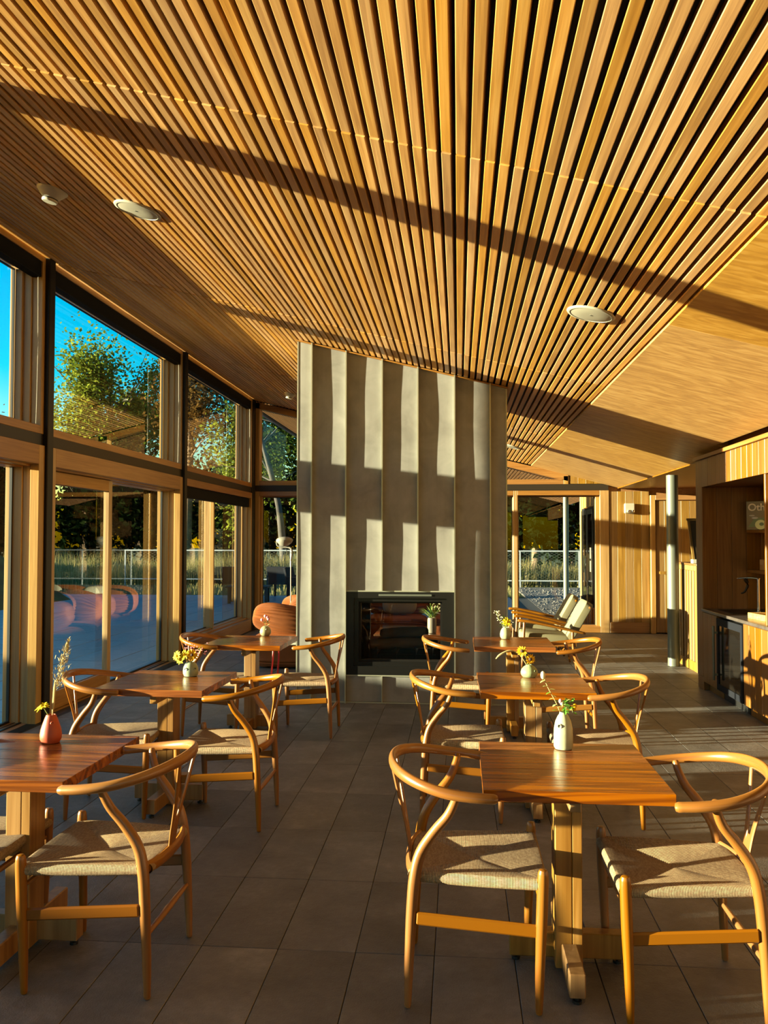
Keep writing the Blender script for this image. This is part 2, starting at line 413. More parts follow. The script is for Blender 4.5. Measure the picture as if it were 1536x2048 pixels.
# ceiling: slats in four bays of joints, black backing, plywood to the right
ceiling = MB().prism([(-3.98, cz(-3.98)+.055), (1.26, cz(1.26)+.055), (1.26, cz(1.26)+.085), (-3.98, cz(-3.98)+.085)], 'y', -4.2, 15.0).build('ceiling', M['black'])
tag(ceiling, kind='structure', label='sloping slatted oak ceiling')
ang = math.atan(CS); ca = math.cos(ang)
J = [-4.1, -.29, 3.53, 7.35, 11.05, 15.0]
sp = .0608; nsl = 82; x_first = 1.248-.0215
def slat_mesh(L, drop):
    m = MB(); w = .0208; c = .0025; h = .046
    prof = [(-w, c), (-w+c, 0), (w-c, 0), (w, c), (w, h), (-w, h)]
    n = len(prof); v = [(p[0], .003, p[1]-drop) for p in prof]+[(p[0], L-.003, p[1]) for p in prof]
    m.add(v, [tuple(range(n)), tuple(range(2*n-1, n-1, -1))]+[(i, n+i, n+(i+1) % n, (i+1) % n) for i in range(n)])
    return m
slats = []; rest = MB()
for k in range(5):
    L = J[k+1]-J[k]; base = slat_mesh(L, .005 if k == 2 else .003); me = None
    for i in range(nsl):
        xc = x_first-sp*i; pr = 9
        if k == 0: pr = 9
        elif k == 1: pr = 0 if xc > -2.3 else 9
        elif k in (2, 3): pr = 1
        else: pr = 2
        slats.append((pr, k, i, xc, base, L))
slats.sort(key=lambda s: s[0])
smesh = {}
for n, (pr, k, i, xc, base, L) in enumerate(slats):
    dz = random.uniform(-.0012, .0012)
    if n < 299 and pr < 9:
        if k not in smesh: smesh[k] = base.mesh('slat', M['slat'])
        link('slat', smesh[k], ceiling, (xc, J[k], cz(xc)+dz), (0, ang, 0))
    else:
        rest.add([(xc+p[0]*ca+p[2]*math.sin(ang), J[k]+p[1], cz(xc)-p[0]*math.sin(ang)+p[2]*ca) for p in base.v], base.f)
tag(rest.build('slat_field', M['slat'], ceiling), kind='stuff')
# plywood panels, dropped a hand's width below the slats
PX0, PZ0, PS = 1.262, 2.893, .262
def pz(x): return PZ0-PS*(x-PX0)
yb = [-4.1, -2.0, 1.6, 5.2, 8.75, 12.15, 15.0]
for k in range(6):
    xr = 2.57 if yb[k+1] < 9.3 else 2.74
    y0, y1 = yb[k]+.003, yb[k+1]-.003
    m = MB(); th = .11
    v = []
    for y in (y0, y1):
        v += [(PX0, y, PZ0), (xr, y, pz(xr)), (xr, y, pz(xr)+th), (PX0, y, PZ0+th)]
    m.add(v, [(3, 2, 1, 0), (4, 5, 6, 7), (0, 1, 5, 4), (1, 2, 6, 5), (2, 3, 7, 6), (3, 0, 4, 7)])
    m.build('panel', M['ply'], ceiling)
# roof body above (keeps the low sun out of the attic) and a hall soffit
roof = MB().prism([(-4.05, cz(-4.05)+.09), (1.3, cz(1.3)+.09), (4.95, cz(4.0)+.35), (4.95, cz(1.3)+1.2), (-4.05, cz(-4.05)+.45)], 'y', -4.3, 15.1).build('roof', M['shade'])
tag(roof, kind='structure', label='dark roof body over the dining room')
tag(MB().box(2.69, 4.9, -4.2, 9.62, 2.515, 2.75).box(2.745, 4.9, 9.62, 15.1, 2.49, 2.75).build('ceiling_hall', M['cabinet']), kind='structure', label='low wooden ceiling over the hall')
# walls out of view that close the room
def boards(parent, mat, pts, th, w, axis, z0, z1, name='board', jitter=.0012):
    """vertical boards along a line; axis 'y': wall in plane x = pts[0], from y=pts[1] to pts[2]; axis 'x': plane y"""
    a, b = pts[1], pts[2]; n = max(1, round((b-a)/w)); s = (b-a)/n
    zz = z1 if callable(z1) else (lambda t: z1)
    for i in range(n):
        u0 = a+i*s+.0012; u1 = a+(i+1)*s-.0012; d = random.uniform(-jitter, jitter)
        t1 = min(zz(u0), zz(u1))
        if axis == 'y': MB().bbox(pts[0]+d, pts[0]+d+th, u0, u1, z0, t1, b=.002).build(name, mat, parent)
        else: MB().bbox(u0, u1, pts[0]+d, pts[0]+d+th, z0, t1, b=.002).build(name, mat, parent)
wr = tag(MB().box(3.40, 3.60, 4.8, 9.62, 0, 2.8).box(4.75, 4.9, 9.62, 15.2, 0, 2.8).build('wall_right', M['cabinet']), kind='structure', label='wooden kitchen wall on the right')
MB().box(4.75, 4.9, -4.2, 4.8, 0, 2.8).box(3.4, 4.9, 4.7, 4.8, 0, 2.8).build('panelling', M['walnut'], wr)  # unseen wall, wood tone set for the light it bounces
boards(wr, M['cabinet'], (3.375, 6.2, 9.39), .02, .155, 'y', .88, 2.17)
wb = tag(MB().box(-3.96, 4.9, -4.3, -4.1, 0, .25).build('wall_back', M['plank']), kind='structure', label='wooden wall behind the dining room')
MB().box(-3.96, 4.9, -4.3, -4.1, 3.6, 4.3).box(-3.96, -3.84, -4.3, -4.1, .25, 3.6).box(-.8, -.65, -4.3, -4.1, .25, 3.6).box(2.4, 2.55, -4.3, -4.1, .25, 3.6).build('wall_frame', M['plank'], wb)  # unseen wall, bays left open to let in more sky light

# ---- window wall on the left
def rect_x(m, x0, x1, y0, y1, z0, z1, w, wt=None, wb=None):
    wt = w if wt is None else wt; wb = w if wb is None else wb
    m.box(x0, x1, y0, y0+w, z0, z1); m.box(x0, x1, y1-w, y1, z0, z1)
    m.box(x0, x1, y0+w, y1-w, z0, z0+wb); m.box(x0, x1, y0+w, y1-w, z1-wt, z1); return m
def rect_y(m, y0, y1, x0, x1, z0, z1, w, wt=None, wb=None):
    wt = w if wt is None else wt; wb = w if wb is None else wb
    m.box(x0, x0+w, y0, y1, z0, z1); m.box(x1-w, x1, y0, y1, z0, z1)
    m.box(x0+w, x1-w, y0, y1, z0, z0+wb); m.box(x0+w, x1-w, y0, y1, z1-wt, z1); return m
def frame_x(parent, y0, y1, z0, z1, steps, wt, wb, name='frame'):
    """stepped timber frame of separate jambs and rails: steps = list of (x0, x1, w)"""
    for (x0, x1, w, t, b) in steps:
        BB(x0, x1, y0, y0+w, z0, z1, b=.003).build('jamb', M['frame_v_lit'], parent)
        BB(x0, x1, y1-w, y1, z0, z1, b=.003).build('jamb', M['frame_v_lit'], parent)
        BB(x0, x1, y0+w, y1-w, z0, z0+b, b=.003).build('sill', M['frame'], parent)
        BB(x0, x1, y0+w, y1-w, z1-t, z1, b=.003).build('head', M['frame'], parent)
PY = [-4.06, -.29, 3.48, 7.25, 11.02, 14.82]
ZB0, ZB1 = 2.425, 2.527
wl_ = tag(MB().box(-3.93, -3.66, -4.1, 14.82, ZB0, ZB1).build('wall_left', M['beam']), kind='structure', label='glazed timber wall on the left with black steel posts')
for y in PY:
    if y < 14.5: BB(-3.92, -3.615, y-.055, y+.055, 0, cz(-3.62)+.01, b=.006).build('post', M['steel_black'], wl_)
    else: BB(-3.92, -3.64, y-.03, y+.18, 0, cz(-3.62)+.01, b=.006).build('post', M['steel_black'], wl_)
BB(-3.96, -3.60, -4.1, 14.9, -.02, .004, b=.002).build('threshold', M['steel_black'], wl_)
rail_hd = []
nw = 0
for i in range(5):
    y0, y1 = PY[i]+.055, PY[i+1]-(.055 if i < 4 else .03)
    nw += 1
    w = tag(rect_x(MB(), -3.905, -3.885, y0+.10, y1-.10, ZB1+.095, 3.98, .012).build('window_%d' % nw, M['gasket']), kind='structure', label='tall upper window in the left wall')
    frame_x(w, y0, y1, ZB1, cz(-3.66)-.008, [(-3.75, -3.655, .05, .045, .072), (-3.82, -3.75, .068, .06, .085), (-3.93, -3.82, .095, .09, .095)], 0, 0)
    BX(-3.899, -3.891, y0+.10, y1-.10, ZB1+.10, 3.98).build('pane', M['glass'], w)
    sh = empty('roller_shade', (-3.70, (y0+y1)/2, 3.912), 0, None, 'shade')
    hl = (y1-y0)/2-.055
    BB(-.055, .035, -hl, hl, 0, .148, b=.006).build('casing', M['shade'], sh)
    MB().tube([(-.02, -hl+.01, .03), (-.02, hl-.01, .03)], .022, 10).build('roll', M['shade'], sh)
    c = MB().tube([(.018, hl-.03, .02), (.02, hl-.02, -.7), (.017, hl-.035, -1.5)], .0022, 6).build('cord', M['white'], sh, True)
    lab = ['black roller shade over the window behind the dining area', 'black roller shade over the second window of the left wall', 'black roller shade cut by the left edge, above the nearest visible window',
           'black roller shade above the sliding glass door', 'black roller shade over the farthest upper window of the left wall'][i]
    sh['label'] = lab
# lower bays: doors with a sliding leaf, last bay a two-pane window
for i in range(5):
    y0, y1 = PY[i]+.055, PY[i+1]-(.055 if i < 4 else .03)
    if i < 4:
        d = tag(rect_x(MB(), -3.905, -3.88, y0+.08, y1-.09, .01, 2.25, .018).build('door_%d' % (i+1), M['gasket']), kind='structure', label='sliding glass door in the left wall')
        frame_x(d, y0, y1, .0, ZB0, [(-3.72, -3.64, .10, .17, .004), (-3.80, -3.72, .075, .185, .006), (-3.95, -3.80, .09, .195, .01)], 0, 0)
        BX(-3.897, -3.889, y0+1.55, y1-.10, .02, 2.24).build('pane', M['glass'], d)
        lf = rect_x(MB(), -3.805, -3.795, y0+.14, y0+1.60, .17, 2.12, .01).build('sash', M['gasket'], d)
        ys0, ys1 = y0+.10, y0+1.665
        BB(-3.825, -3.765, ys0, ys0+.05, .012, 2.235, b=.003).build('stile', M['frame_v_lit'], lf)
        BB(-3.825, -3.765, ys1-.088, ys1, .012, 2.235, b=.003).build('stile', M['frame_v_lit'], lf)
        BB(-3.825, -3.765, ys0+.05, ys1-.088, .012, .175, b=.003).build('rail', M['frame'], lf)
        BB(-3.825, -3.765, ys0+.05, ys1-.088, 2.118, 2.235, b=.003).build('rail', M['frame'], lf)
        BX(-3.799, -3.793, ys0+.05, ys1-.085, .17, 2.12).build('pane', M['glass'], lf)
        MB().tube([(-3.755, ys0+.03, .92), (-3.72, ys0+.03, .95), (-3.72, ys0+.03, 1.22), (-3.755, ys0+.03, 1.25)], .010, 8, flat=(1, 1.3)).build('handle', M['trim_dark'], lf, True)
        MB().box(-3.72, -3.62, y0, y1, .0, .006).box(-3.80, -3.78, y0, y1, .006, .014).box(-3.84, -3.83, y0, y1, .006, .014).build('track', M['steel_black'], d)
    else:
        w = tag(rect_x(MB(), -3.905, -3.885, y0+.09, y1-.09, .24, 2.25, .014).build('window_6', M['gasket']), kind='structure', label='two-pane lower window in the far left bay')
        frame_x(w, y0, y1, .0, ZB0, [(-3.72, -3.65, .055, .10, .20), (-3.80, -3.72, .07, .165, .225), (-3.94, -3.80, .09, .175, .24)], 0, 0)
        for yy, a in ((12.87, .045), (12.89, .06)):
            BB(-3.83 if a < .05 else -3.93, -3.77 if a < .05 else -3.83, yy-a/2, yy+a/2, .22, 2.25, b=.003).build('mullion', M['frame_v_lit'], w)
        BX(-3.898, -3.892, y0+.09, 12.86, .24, 2.25).build('pane', M['glass'], w); BX(-3.898, -3.892, 12.92, y1-.09, .24, 2.25).build('pane', M['glass'], w)
        sh = empty('roller_shade', (-3.70, (y0+y1)/2, 2.17), 0, 'black roller shade over the lower window in the far left bay', 'shade')
        hl = (y1-y0)/2-.062
        BB(-.07, .015, -hl, hl, 0, .155, b=.006).build('casing', M['shade'], sh); MB().tube([(-.02, -hl+.01, .02), (-.02, hl-.01, .02)], .018, 8).build('roll', M['shade'], sh)

# ---- end wall
we = tag(MB().box(-3.93, 2.58, YE-.02, YE+.22, 2.463, 2.569).build('wall_end', M['beam']), kind='structure', label='far end wall of timber windows and vertical boards')
def endwin(n, x0, x1, z0, z1, lab, jl=.10, jr=.10):
    w = tag(rect_y(MB(), YE+.13, YE+.15, x0+jl, x1-jr, z0+.12, z1-.10, .012).build('window_%d' % n, M['gasket']), kind='structure', label=lab)
    for (ya, yb_, f, t, b) in ((YE-.01, YE+.06, .7, .085, .11), (YE+.06, YE+.20, 1.0, .10, .125)):
        BB(x0, x0+jl*f, ya, yb_, z0, z1, b=.003).build('jamb', M['frame_v_lit'], w); BB(x1-jr*f, x1, ya, yb_, z0, z1, b=.003).build('jamb', M['frame_v_lit'], w)
        BB(x0+jl*f, x1-jr*f, ya, yb_, z0, z0+b, b=.003).build('sill', M['frame_x'], w); BB(x0+jl*f, x1-jr*f, ya, yb_, z1-t, z1, b=.003).build('head', M['frame_x'], w)
    BX(x0+jl, x1-jr, YE+.137, YE+.143, z0+.12, z1-.10).build('pane', M['glass'], w)
    return w
endwin(7, -3.66, -1.30, 0, 2.463, 'lower window left of the fireplace in the end wall', .13)
endwin(8, -1.30, .99, 0, 2.463, 'window in the end wall hidden behind the fireplace', .05, .05)
endwin(9, .99, 2.59, 0, 2.463, 'large end wall window right of the fireplace', .05, .22)
def endtop(n, x0, x1, lab):
    zt = lambda x: cz(x)-.02
    w = tag(MB().prism([(x0+.07, 2.655), (x1-.07, 2.655), (x1-.07, zt(x1)-.10), (x0+.07, zt(x0)-.09)], 'y', YE+.137, YE+.143).build('window_%d' % n, M['glass']), kind='structure', label=lab)
    BB(x0, x0+.09, YE-.01, YE+.20, 2.569, zt(x0)-.02, b=.003).build('jamb', M['frame_v_lit'], w)
    BB(x1-.08, x1, YE-.01, YE+.20, 2.569, max(2.66, zt(x1)-.02), b=.003).build('jamb', M['frame_v_lit'], w)
    BB(x0+.09, x1-.08, YE-.01, YE+.20, 2.569, 2.655, b=.003).build('sill', M['frame_x'], w)
    MB().prism([(x0, zt(x0)-.11), (x1, zt(x1)-.11), (x1, zt(x1)), (x0, zt(x0))], 'y', YE-.01, YE+.20).build('head', M['frame_x'], w)
    return w
endtop(10, -3.66, -1.30, 'upper window left of the fireplace in the end wall')
endtop(11, -1.30, .60, 'upper window in the end wall behind the fireplace')
endtop(12, .60, 1.90, 'low triangular window under the ceiling in the end wall')
MB().box(2.575, 4.9, YE+.03, YE+.2, 0, 2.9).box(1.90, 2.60, YE+.03, YE+.2, 2.569, 3.0).build('backing', M['trim_dark'], we)
boards(we, M['plank'], (YE, 2.60, 3.27), .03, .134, 'x', .185, 2.44)
boards(we, M['plank'], (YE, 1.93, 2.60), .03, .134, 'x', 2.575, lambda x: 2.75)
tag(BB(2.60, 3.27, YE-.012, YE+.02, 0, .18, b=.003).build('baseboard_end', M['frame_x']), kind='structure', label='plain board at the foot of the end wall')
# door at the end of the hall
d = tag(BB(3.36, 4.22, YE-.045, YE+.01, .012, 2.28, b=.004).build('door_5', M['trim_dark']), kind='structure', label='boarded timber door at the end of the hall')
boards(d, M['plank'], (YE-.06, 3.37, 4.21), .02, .14, 'x', .02, 2.27)
BB(3.28, 3.36, YE-.075, YE+.02, 0, 2.37, b=.004).build('jamb', M['frame_v_lit'], d); BB(4.22, 4.30, YE-.075, YE+.02, 0, 2.37, b=.004).build('jamb', M['frame_v_lit'], d)
BB(3.36, 4.22, YE-.075, YE+.02, 2.285, 2.37, b=.004).build('head', M['frame_x'], d)
MB().box(3.42, 3.80, YE-.115, YE-.095, 1.015, 1.065).box(3.42, 3.45, YE-.10, YE-.06, 1.02, 1.06).box(3.77, 3.80, YE-.10, YE-.06, 1.02, 1.06).build('handle', M['plank'], d)

# ---- fireplace
FY = 8.34; FB = 9.41; FX0, FX1 = -1.60, .465
ox0, ox1, oz0, oz1 = -1.105, -.045, .275, 1.088
def ftop(x): return cz(x)-.012
fp = MB()
def wedge(m, x0, x1, y0, y1, z0):
    m.prism([(x0, z0), (x1, z0), (x1, ftop(x1)), (x0, ftop(x0))], 'y', y0, y1)
wedge(fp, FX0+.02, ox0, FY+.03, FB-.03, 0); wedge(fp, ox1, FX1-.02, FY+.03, FB-.03, 0); wedge(fp, ox0, ox1, FY+.03, FB-.03, oz1)
fp.box(ox0, ox1, FY+.03, FB-.03, 0, oz0)
fire = fp.build('fireplace', M['black_metal'])
tag(fire, 'tall zinc clad two sided fireplace with standing seams in the middle of the room', 'fireplace')
seams = [FX0, -1.454, -1.111, -.751, -.399, -.039, .307, FX1]
def panel(x0, x1, z0, z1, yf, sgn, bow=.004, top=None):
    """thin cladding sheet with a slight oil-canned bow, standing in front of plane y = yf"""
    m = MB(); nx, nz = 8, 14; vs = []
    ph = random.uniform(0, 6)
    for k in range(nz+1):
        for i in range(nx+1):
            u = i/nx; w = k/nz; x = x0+(x1-x0)*u
            zt = z1 if z1 is not None else ftop(x)
            z = z0+(zt-z0)*w
            d = bow*math.sin(math.pi*u)*(.6*math.sin(2.3*w*math.pi+ph)+.35*math.sin(5.1*w*math.pi+ph*2))
            vs.append((x, yf+sgn*(d), z))
    fs = [(k*(nx+1)+i, k*(nx+1)+i+1, (k+1)*(nx+1)+i+1, (k+1)*(nx+1)+i) for k in range(nz) for i in range(nx)]
    if sgn < 0: pass
    o = m.add(vs, fs).build('panel', M['zinc'], fire, True)
    return o
for sgn, yf in ((-1, FY+.004), (1, FB-.004)):
    for a, b in zip(seams[:-1], seams[1:]):
        inside = a > -1.2 and b < 0
        z0 = oz1+.012 if inside else .012
        panel(a+.003, b-.003, z0, None, yf, -1)
    for a, b in ((-1.105, -.751), (-.751, -.399), (-.399, -.045)): panel(a+.003, b-.003, .014, oz0-.012, yf, -1, .001)
    for s in seams:
        inside = -1.0 < s < -.1
        z0 = oz1+.01 if inside else 0.0
        e = s in (FX0, FX1); dp = .005 if e else .042
        ya, yb2 = (yf-dp, yf+.004) if sgn < 0 else (yf-.004, yf+dp)
        m = MB(); x0, x1 = s-.006, s+.006
        m.prism([(x0, z0), (x1, z0), (x1, ftop(x1)), (x0, ftop(x0))], 'y', ya, yb2); m.build('seam', M['zinc_seam_lit'], fire)
        if inside and s == -.751:
            BX(s-.005, s+.005, ya+.012, yb2, .012, oz0-.012).build('seam', M['zinc_seam_lit'], fire)
    ya, yb2 = (yf-.016, yf+.004) if sgn < 0 else (yf-.004, yf+.016)
    BX(ox0-.01, ox1+.01, ya, yb2, oz1, oz1+.012).build('trim', M['zinc_seam_lit'], fire)
    BX(ox0-.01, ox1+.01, ya, yb2, oz0-.012, oz0).build('trim', M['zinc_seam_lit'], fire)
    BX(FX0, FX1, ya, yb2, 0, .012).build('trim', M['zinc_seam_lit'], fire)
    MB().prism([(FX0-.01, ftop(FX0-.01)-.012), (FX1+.01, ftop(FX1+.01)-.012), (FX1+.01, ftop(FX1+.01)), (FX0-.01, ftop(FX0-.01))], 'y', min(ya, yb2)-.02, max(ya, yb2)).build('trim', M['frame_x'], fire)
for x, s in ((FX0+.004, -1), (FX1-.004, 1)):
    MB().prism([(FY, .0), (FB, .0), (FB, ftop(x)), (FY, ftop(x))], 'x', x-.004, x+.004).build('panel', M['zinc'], fire)
# firebox: black stepped surround, glass both sides, grate and logs
for yf, s in ((FY, 1), (FB, -1)):
    A = lambda d0, d1: (min(yf+s*d0, yf+s*d1), max(yf+s*d0, yf+s*d1))
    y0, y1 = A(-.012, .05)
    rect_y(MB(), y0, y1, ox0, ox1, oz0, oz1, .075, .062, .085).build('surround', M['black_metal'], fire)
    y0, y1 = A(.02, .09)
    rect_y(MB(), y0, y1, ox0+.075, ox1-.075, oz0+.085, oz1-.062, .045, .035, .04).build('surround', M['black_metal'], fire)
    y0, y1 = A(.06, .12)
    rect_y(MB(), y0, y1, ox0+.12, ox1-.12, oz0+.125, oz1-.097, .018).build('surround', M['steel_black'], fire)
    y0, y1 = A(.085, .091)
    BX(ox0+.13, ox1-.13, y0, y1, oz0+.13, oz1-.105).build('pane', M['glass_fire'], fire)
    y0, y1 = A(-.02, -.012)
    BX(ox0+.32, ox1-.22, y0, y1, oz1-.040, oz1-.022).build('vent', M['galv'], fire)
MB().box(ox0+.02, ox0+.03, FY+.1, FB-.1, oz0, oz1).box(ox1-.03, ox1-.02, FY+.1, FB-.1, oz0, oz1).build('firebox_side', M['black_metal'], fire)
for k, (x0, z, x1, y, r) in enumerate([(-.90, .50, -.30, 8.95, .06), (-.84, .50, -.26, 9.18, .055), (-.80, .60, -.36, 9.05, .058)]):
    lg = MB().tube([(x0, y, z), ((x0+x1)/2, y+.02, z+.015), (x1, y-.05, z+.03)], [r*.95, r, r*.9], 10, 3).build('log', M['bark'], None, True)
    tag(lg, ['split log lying at the front of the fireplace grate', 'split log lying at the back of the fireplace grate', 'split log laid on top of the other two in the fireplace'][k], 'log', 'logs in the fireplace')
g = MB()
for x in (-.85, -.65, -.45, -.28): g.box(x-.01, x+.01, 8.75, 9.4, .415, .437); g.box(x-.01, x+.01, 8.75, 8.77, .36, .50)
for y in (8.8, 9.3): g.box(-.9, -.24, y, y+.02, .395, .415)
for x in (-.88, -.27): 
    for y in (8.8, 9.3): g.box(x, x+.02, y, y+.02, .28, .40)
tag(g.build('fire_grate', M['steel_black']), 'black iron grate holding the logs in the fireplace', 'grate')

# ================================================================== dining tables
def make_table():
    t = empty('dining_table', (0, 0, 0), 0, 'x', 'table', 'square wooden tables in two rows')
    H = .745; hx, hy, th = .322, .352, .040; n = 5
    for i in range(n):
        y0 = -hy+2*hy*i/n; y1 = y0+2*hy/n
        BB(-hx, hx, y0+.0004, y1-.0004, H-th, H, b=.0016).build('board', M['table'], t)
    BB(-.25, .25, -.03, .03, H-th-.045, H-th, b=.003).build('bearer', M['table_leg'], t)
    BB(-.02, .02, -.26, .26, H-th-.058, H-th-.012, b=.003).build('bearer', M['table_leg'], t)
    BB(-.05, .012, -.062, .058, .012, H-th-.045, b=.003).build('post', M['table_leg'], t)
    BB(.0125, .05, -.062, .058, .012, H-th-.045, b=.003).build('post', M['table_leg'], t)
    BB(-.215, .215, .0, .058, .022, .115, b=.004).build('foot', M['table_leg'], t)
    BB(-.028, .028, -.29, -.0625, .022, .105, b=.004).build('foot', M['table_leg'], t)
    BB(-.028, .028, .0585, .31, .022, .105, b=.004).build('foot', M['table_leg'], t)
    for (x, y) in ((-.19, .03), (.19, .03), (0, -.27), (0, .285)):
        MB().lathe([(.016, 0), (.016, .010), (.006, .010), (.006, .023)], 10, (x, y, 0)).build('glide', M['black'], t)
    return t
TB = [(.405, 3.31, 'nearest table of the right row, holding a white bottle vase with a leafy sprig'),
      (.440, 5.20, 'middle table of the right row, holding a small green vase with two daisies'),
      (.445, 7.23, 'farthest table of the right row, in front of the fireplace'),
      (-1.71, 3.27, 'nearest table of the left row, holding a red teardrop vase'),
      (-1.76, 5.08, 'middle table of the left row, holding a spotted pebble vase of yellow flowers'),
      (-1.75, 7.12, 'farthest table of the left row, holding a round vase with a pink sprig')]
t0 = make_table()
for k, (x, y, lab) in enumerate(TB):
    t = t0 if k == 0 else copy_tree(t0)
    t.location = (x, y, 0); t['label'] = 'wooden '+lab
    t.rotation_euler.z = [0, .01, 0, -.01, -.02, -.015][k]

# ================================================================== wishbone dining chairs
def seat_mesh():
    m = MB(); n = 14; zr = .452
    front, back = .238, -.205; wf, wr_ = .238, .195
    # corner order: front-left(+y), back-left, back-right, front-right
    C4 = [(front, wf), (back, wr_), (back, -wr_), (front, -wf)]
    for q in range(4):
        a = Vector(C4[q]); b = Vector(C4[(q+1) % 4]); c = Vector(((front+back)/2, 0))
        out = Vector((-(a-b).y, (a-b).x)).normalized()
        if out.dot((a+b)/2-c) < 0: out = -out
        L = (b-a).length; rows = 9; wrap = 6; vs = []; uvs = []
        for r in range(rows+wrap+1):
            for i in range(n+1):
                u = i/n; e = a+(b-a)*u; al = (u-.5)*L
                if r <= rows:
                    s = r/rows; p = c+(e-c)*s
                    bul = .014*math.sin(math.pi*u)*math.sin(math.pi*min(s, 1)*.9)*.25
                    z = zr-.012*(1-s*s)+bul-.004*(1-abs(2*u-1)**.5 if s > 0 else 1)*0
                    if q % 2 == 0 and False: z += 0
                    z += .002*math.sin(math.pi*u)*s*(1-s)*2-.010*(1-s)
                    cc = (u-.5)*L*s
                    v = s*.25
                else:
                    t = (r-rows)/wrap*math.pi; p = e+out*(.019*math.sin(t)); z = zr-.019+.019*math.cos(t)+.004*math.sin(math.pi*u)*math.cos(t); cc = al; v = .25+t*.02
                vs.append((p.x, p.y, z)); uvs.append((cc/.0052, v/.02))
        fs = []; fu = []
        for r in range(rows+wrap):
            for i in range(n):
                f = (r*(n+1)+i, r*(n+1)+i+1, (r+1)*(n+1)+i+1, (r+1)*(n+1)+i)
                fs.append(f); fu.append([uvs[k] for k in f])
        # underside
        k0 = (rows+wrap)*(n+1); vs.append((c.x, c.y, zr-.036)); uvs.append((0, 0)); ci = len(vs)-1
        for i in range(n): f = (k0+i, k0+i+1, ci); fs.append(f); fu.append([uvs[k] for k in f])
        m.add(vs, fs, fu)
    return m
def make_chair():
    c = empty('dining_chair', (0, 0, 0), 0, 'x', 'chair', 'wishbone chairs at the square tables')
    W = M['chair']
    sm = seat_mesh().build('seat', M['cord'], c, True)
    for s in (-1, 1):
        m = MB().tube([(.222, s*.238, .0095), (.226, s*.240, .16), (.232, s*.243, .32), (.236, s*.245, .44), (.237, s*.246, .476)], [.0125, .0165, .0195, .0195, .0175], 12, 4, up=(1, 0, 0))
        m.build('leg', W, c, True)
        m = MB().tube([(-.222, s*.232, .0095), (-.217, s*.230, .16), (-.208, s*.227, .33), (-.198, s*.222, .44), (-.178, s*.219, .52), (-.130, s*.222, .595), (-.083, s*.232, .655), (-.058, s*.247, .712), (-.052, s*.255, .738)],
                       [.0125, .0165, .0195, .0205, .0195, .0180, .0165, .0145, .013], 12, 4, up=(1, 0, 0))
        m.build('leg', W, c, True)
        BBm = MB().bbox(-.200, .226, s*.238-.008, s*.238+.008, -.022, .022, b=.006)
        o = BBm.build('stretcher', M['chair'], c); o.location = (.006, 0, .292); o.rotation_euler = (0, R(4), 0)
    MB().tube([(.231, -.236, .375), (.231, 0, .375), (.231, .236, .375)], [.009, .0125, .009], 10, 5, up=(1, 0, 0)).build('stretcher', W, c, True)
    MB().tube([(-.214, -.225, .215), (-.214, 0, .215), (-.214, .225, .215)], [.009, .0125, .009], 10, 5, up=(1, 0, 0)).build('stretcher', W, c, True)
    MB().tube([(-.196, -.215, .437), (-.222, -.12, .437), (-.230, 0, .437), (-.222, .12, .437), (-.196, .215, .437)], .020, 10, 4, flat=(1.15, .55), up=(0, 0, 1)).build('seat_rail', W, c, True)
    pts = []
    half = [(.072, .282, .728), (.00, .295, .735), (-.085, .292, .745), (-.165, .262, .760), (-.232, .203, .775), (-.276, .115, .786), (-.292, 0, .790)]
    pts = [(x, -y, z) for x, y, z in half]+[(x, y, z) for x, y, z in half[-2::-1]]
    rad = [.0195, .0195, .0185, .0175, .017, .017, .0175]; rad = rad+rad[-2::-1]
    fl = [(.86, 1.12), (.9, 1.1), (1, 1), (1.05, .95), (1.15, .85), (1.25, .8), (1.3, .78)]; fl = fl+fl[-2::-1]
    MB().tube(pts, rad, 14, 4, flat=fl, up=(0, 0, 1)).build('arm_rail', W, c, True)
    m = MB()
    for s in (-1, 1):
        m.tube([(-.223, s*.016, .425), (-.232, s*.020, .50), (-.247, s*.034, .585), (-.266, s*.062, .680), (-.284, s*.092, .778)], [.012, .0115, .0105, .0095, .009], 10, 4, flat=[(1.5, .55), (1.5, .55), (1.3, .6), (1.15, .7), (1.05, .75)], up=(0, 1, 0))
    m.tube([(-.222, 0, .42), (-.231, 0, .50), (-.241, 0, .555)], [.018, .018, .010], 10, 4, flat=(1.5, .36), up=(0, 1, 0))
    m.build('splat', W, c, True)
    return c
CH = [(.045, 3.19, 0, 'oak wishbone chair left of the nearest right-row table, seat fully in view'),
      (.785, 3.16, 180, 'oak wishbone chair right of the nearest right-row table, cut by the bottom corner'),
      (.010, 5.12, 0, 'oak wishbone chair on the left of the middle right-row table'),
      (.790, 5.08, 180, 'oak wishbone chair on the right of the middle right-row table'),
      (.000, 7.03, 0, 'oak wishbone chair standing in front of the dark fireplace opening'),
      (.835, 6.98, 180, 'oak wishbone chair right of the farthest right-row table, nearest the lounge chairs'),
      (-1.93, 3.18, 0, 'oak wishbone chair almost hidden by the left edge, beyond the red vase table'),
      (-1.305, 3.16, 180, 'oak wishbone chair right of the nearest left-row table, whole back toward the aisle'),
      (-2.05, 4.98, 8, 'oak wishbone chair by the glass door, behind the red vase'),
      (-1.315, 4.86, 180, 'oak wishbone chair right of the middle left-row table'),
      (-2.02, 7.02, 0, 'oak wishbone chair by the window, seen over the spotted pebble vase'),
      (-1.25, 7.05, 180, 'oak wishbone chair in front of the left part of the zinc fireplace')]
c0 = make_chair()
for k, (x, y, a, lab) in enumerate(CH):
    c = c0 if k == 0 else copy_tree(c0)
    c.location = (x, y, 0); c.rotation_euler = (0, 0, R(a)); c['label'] = lab

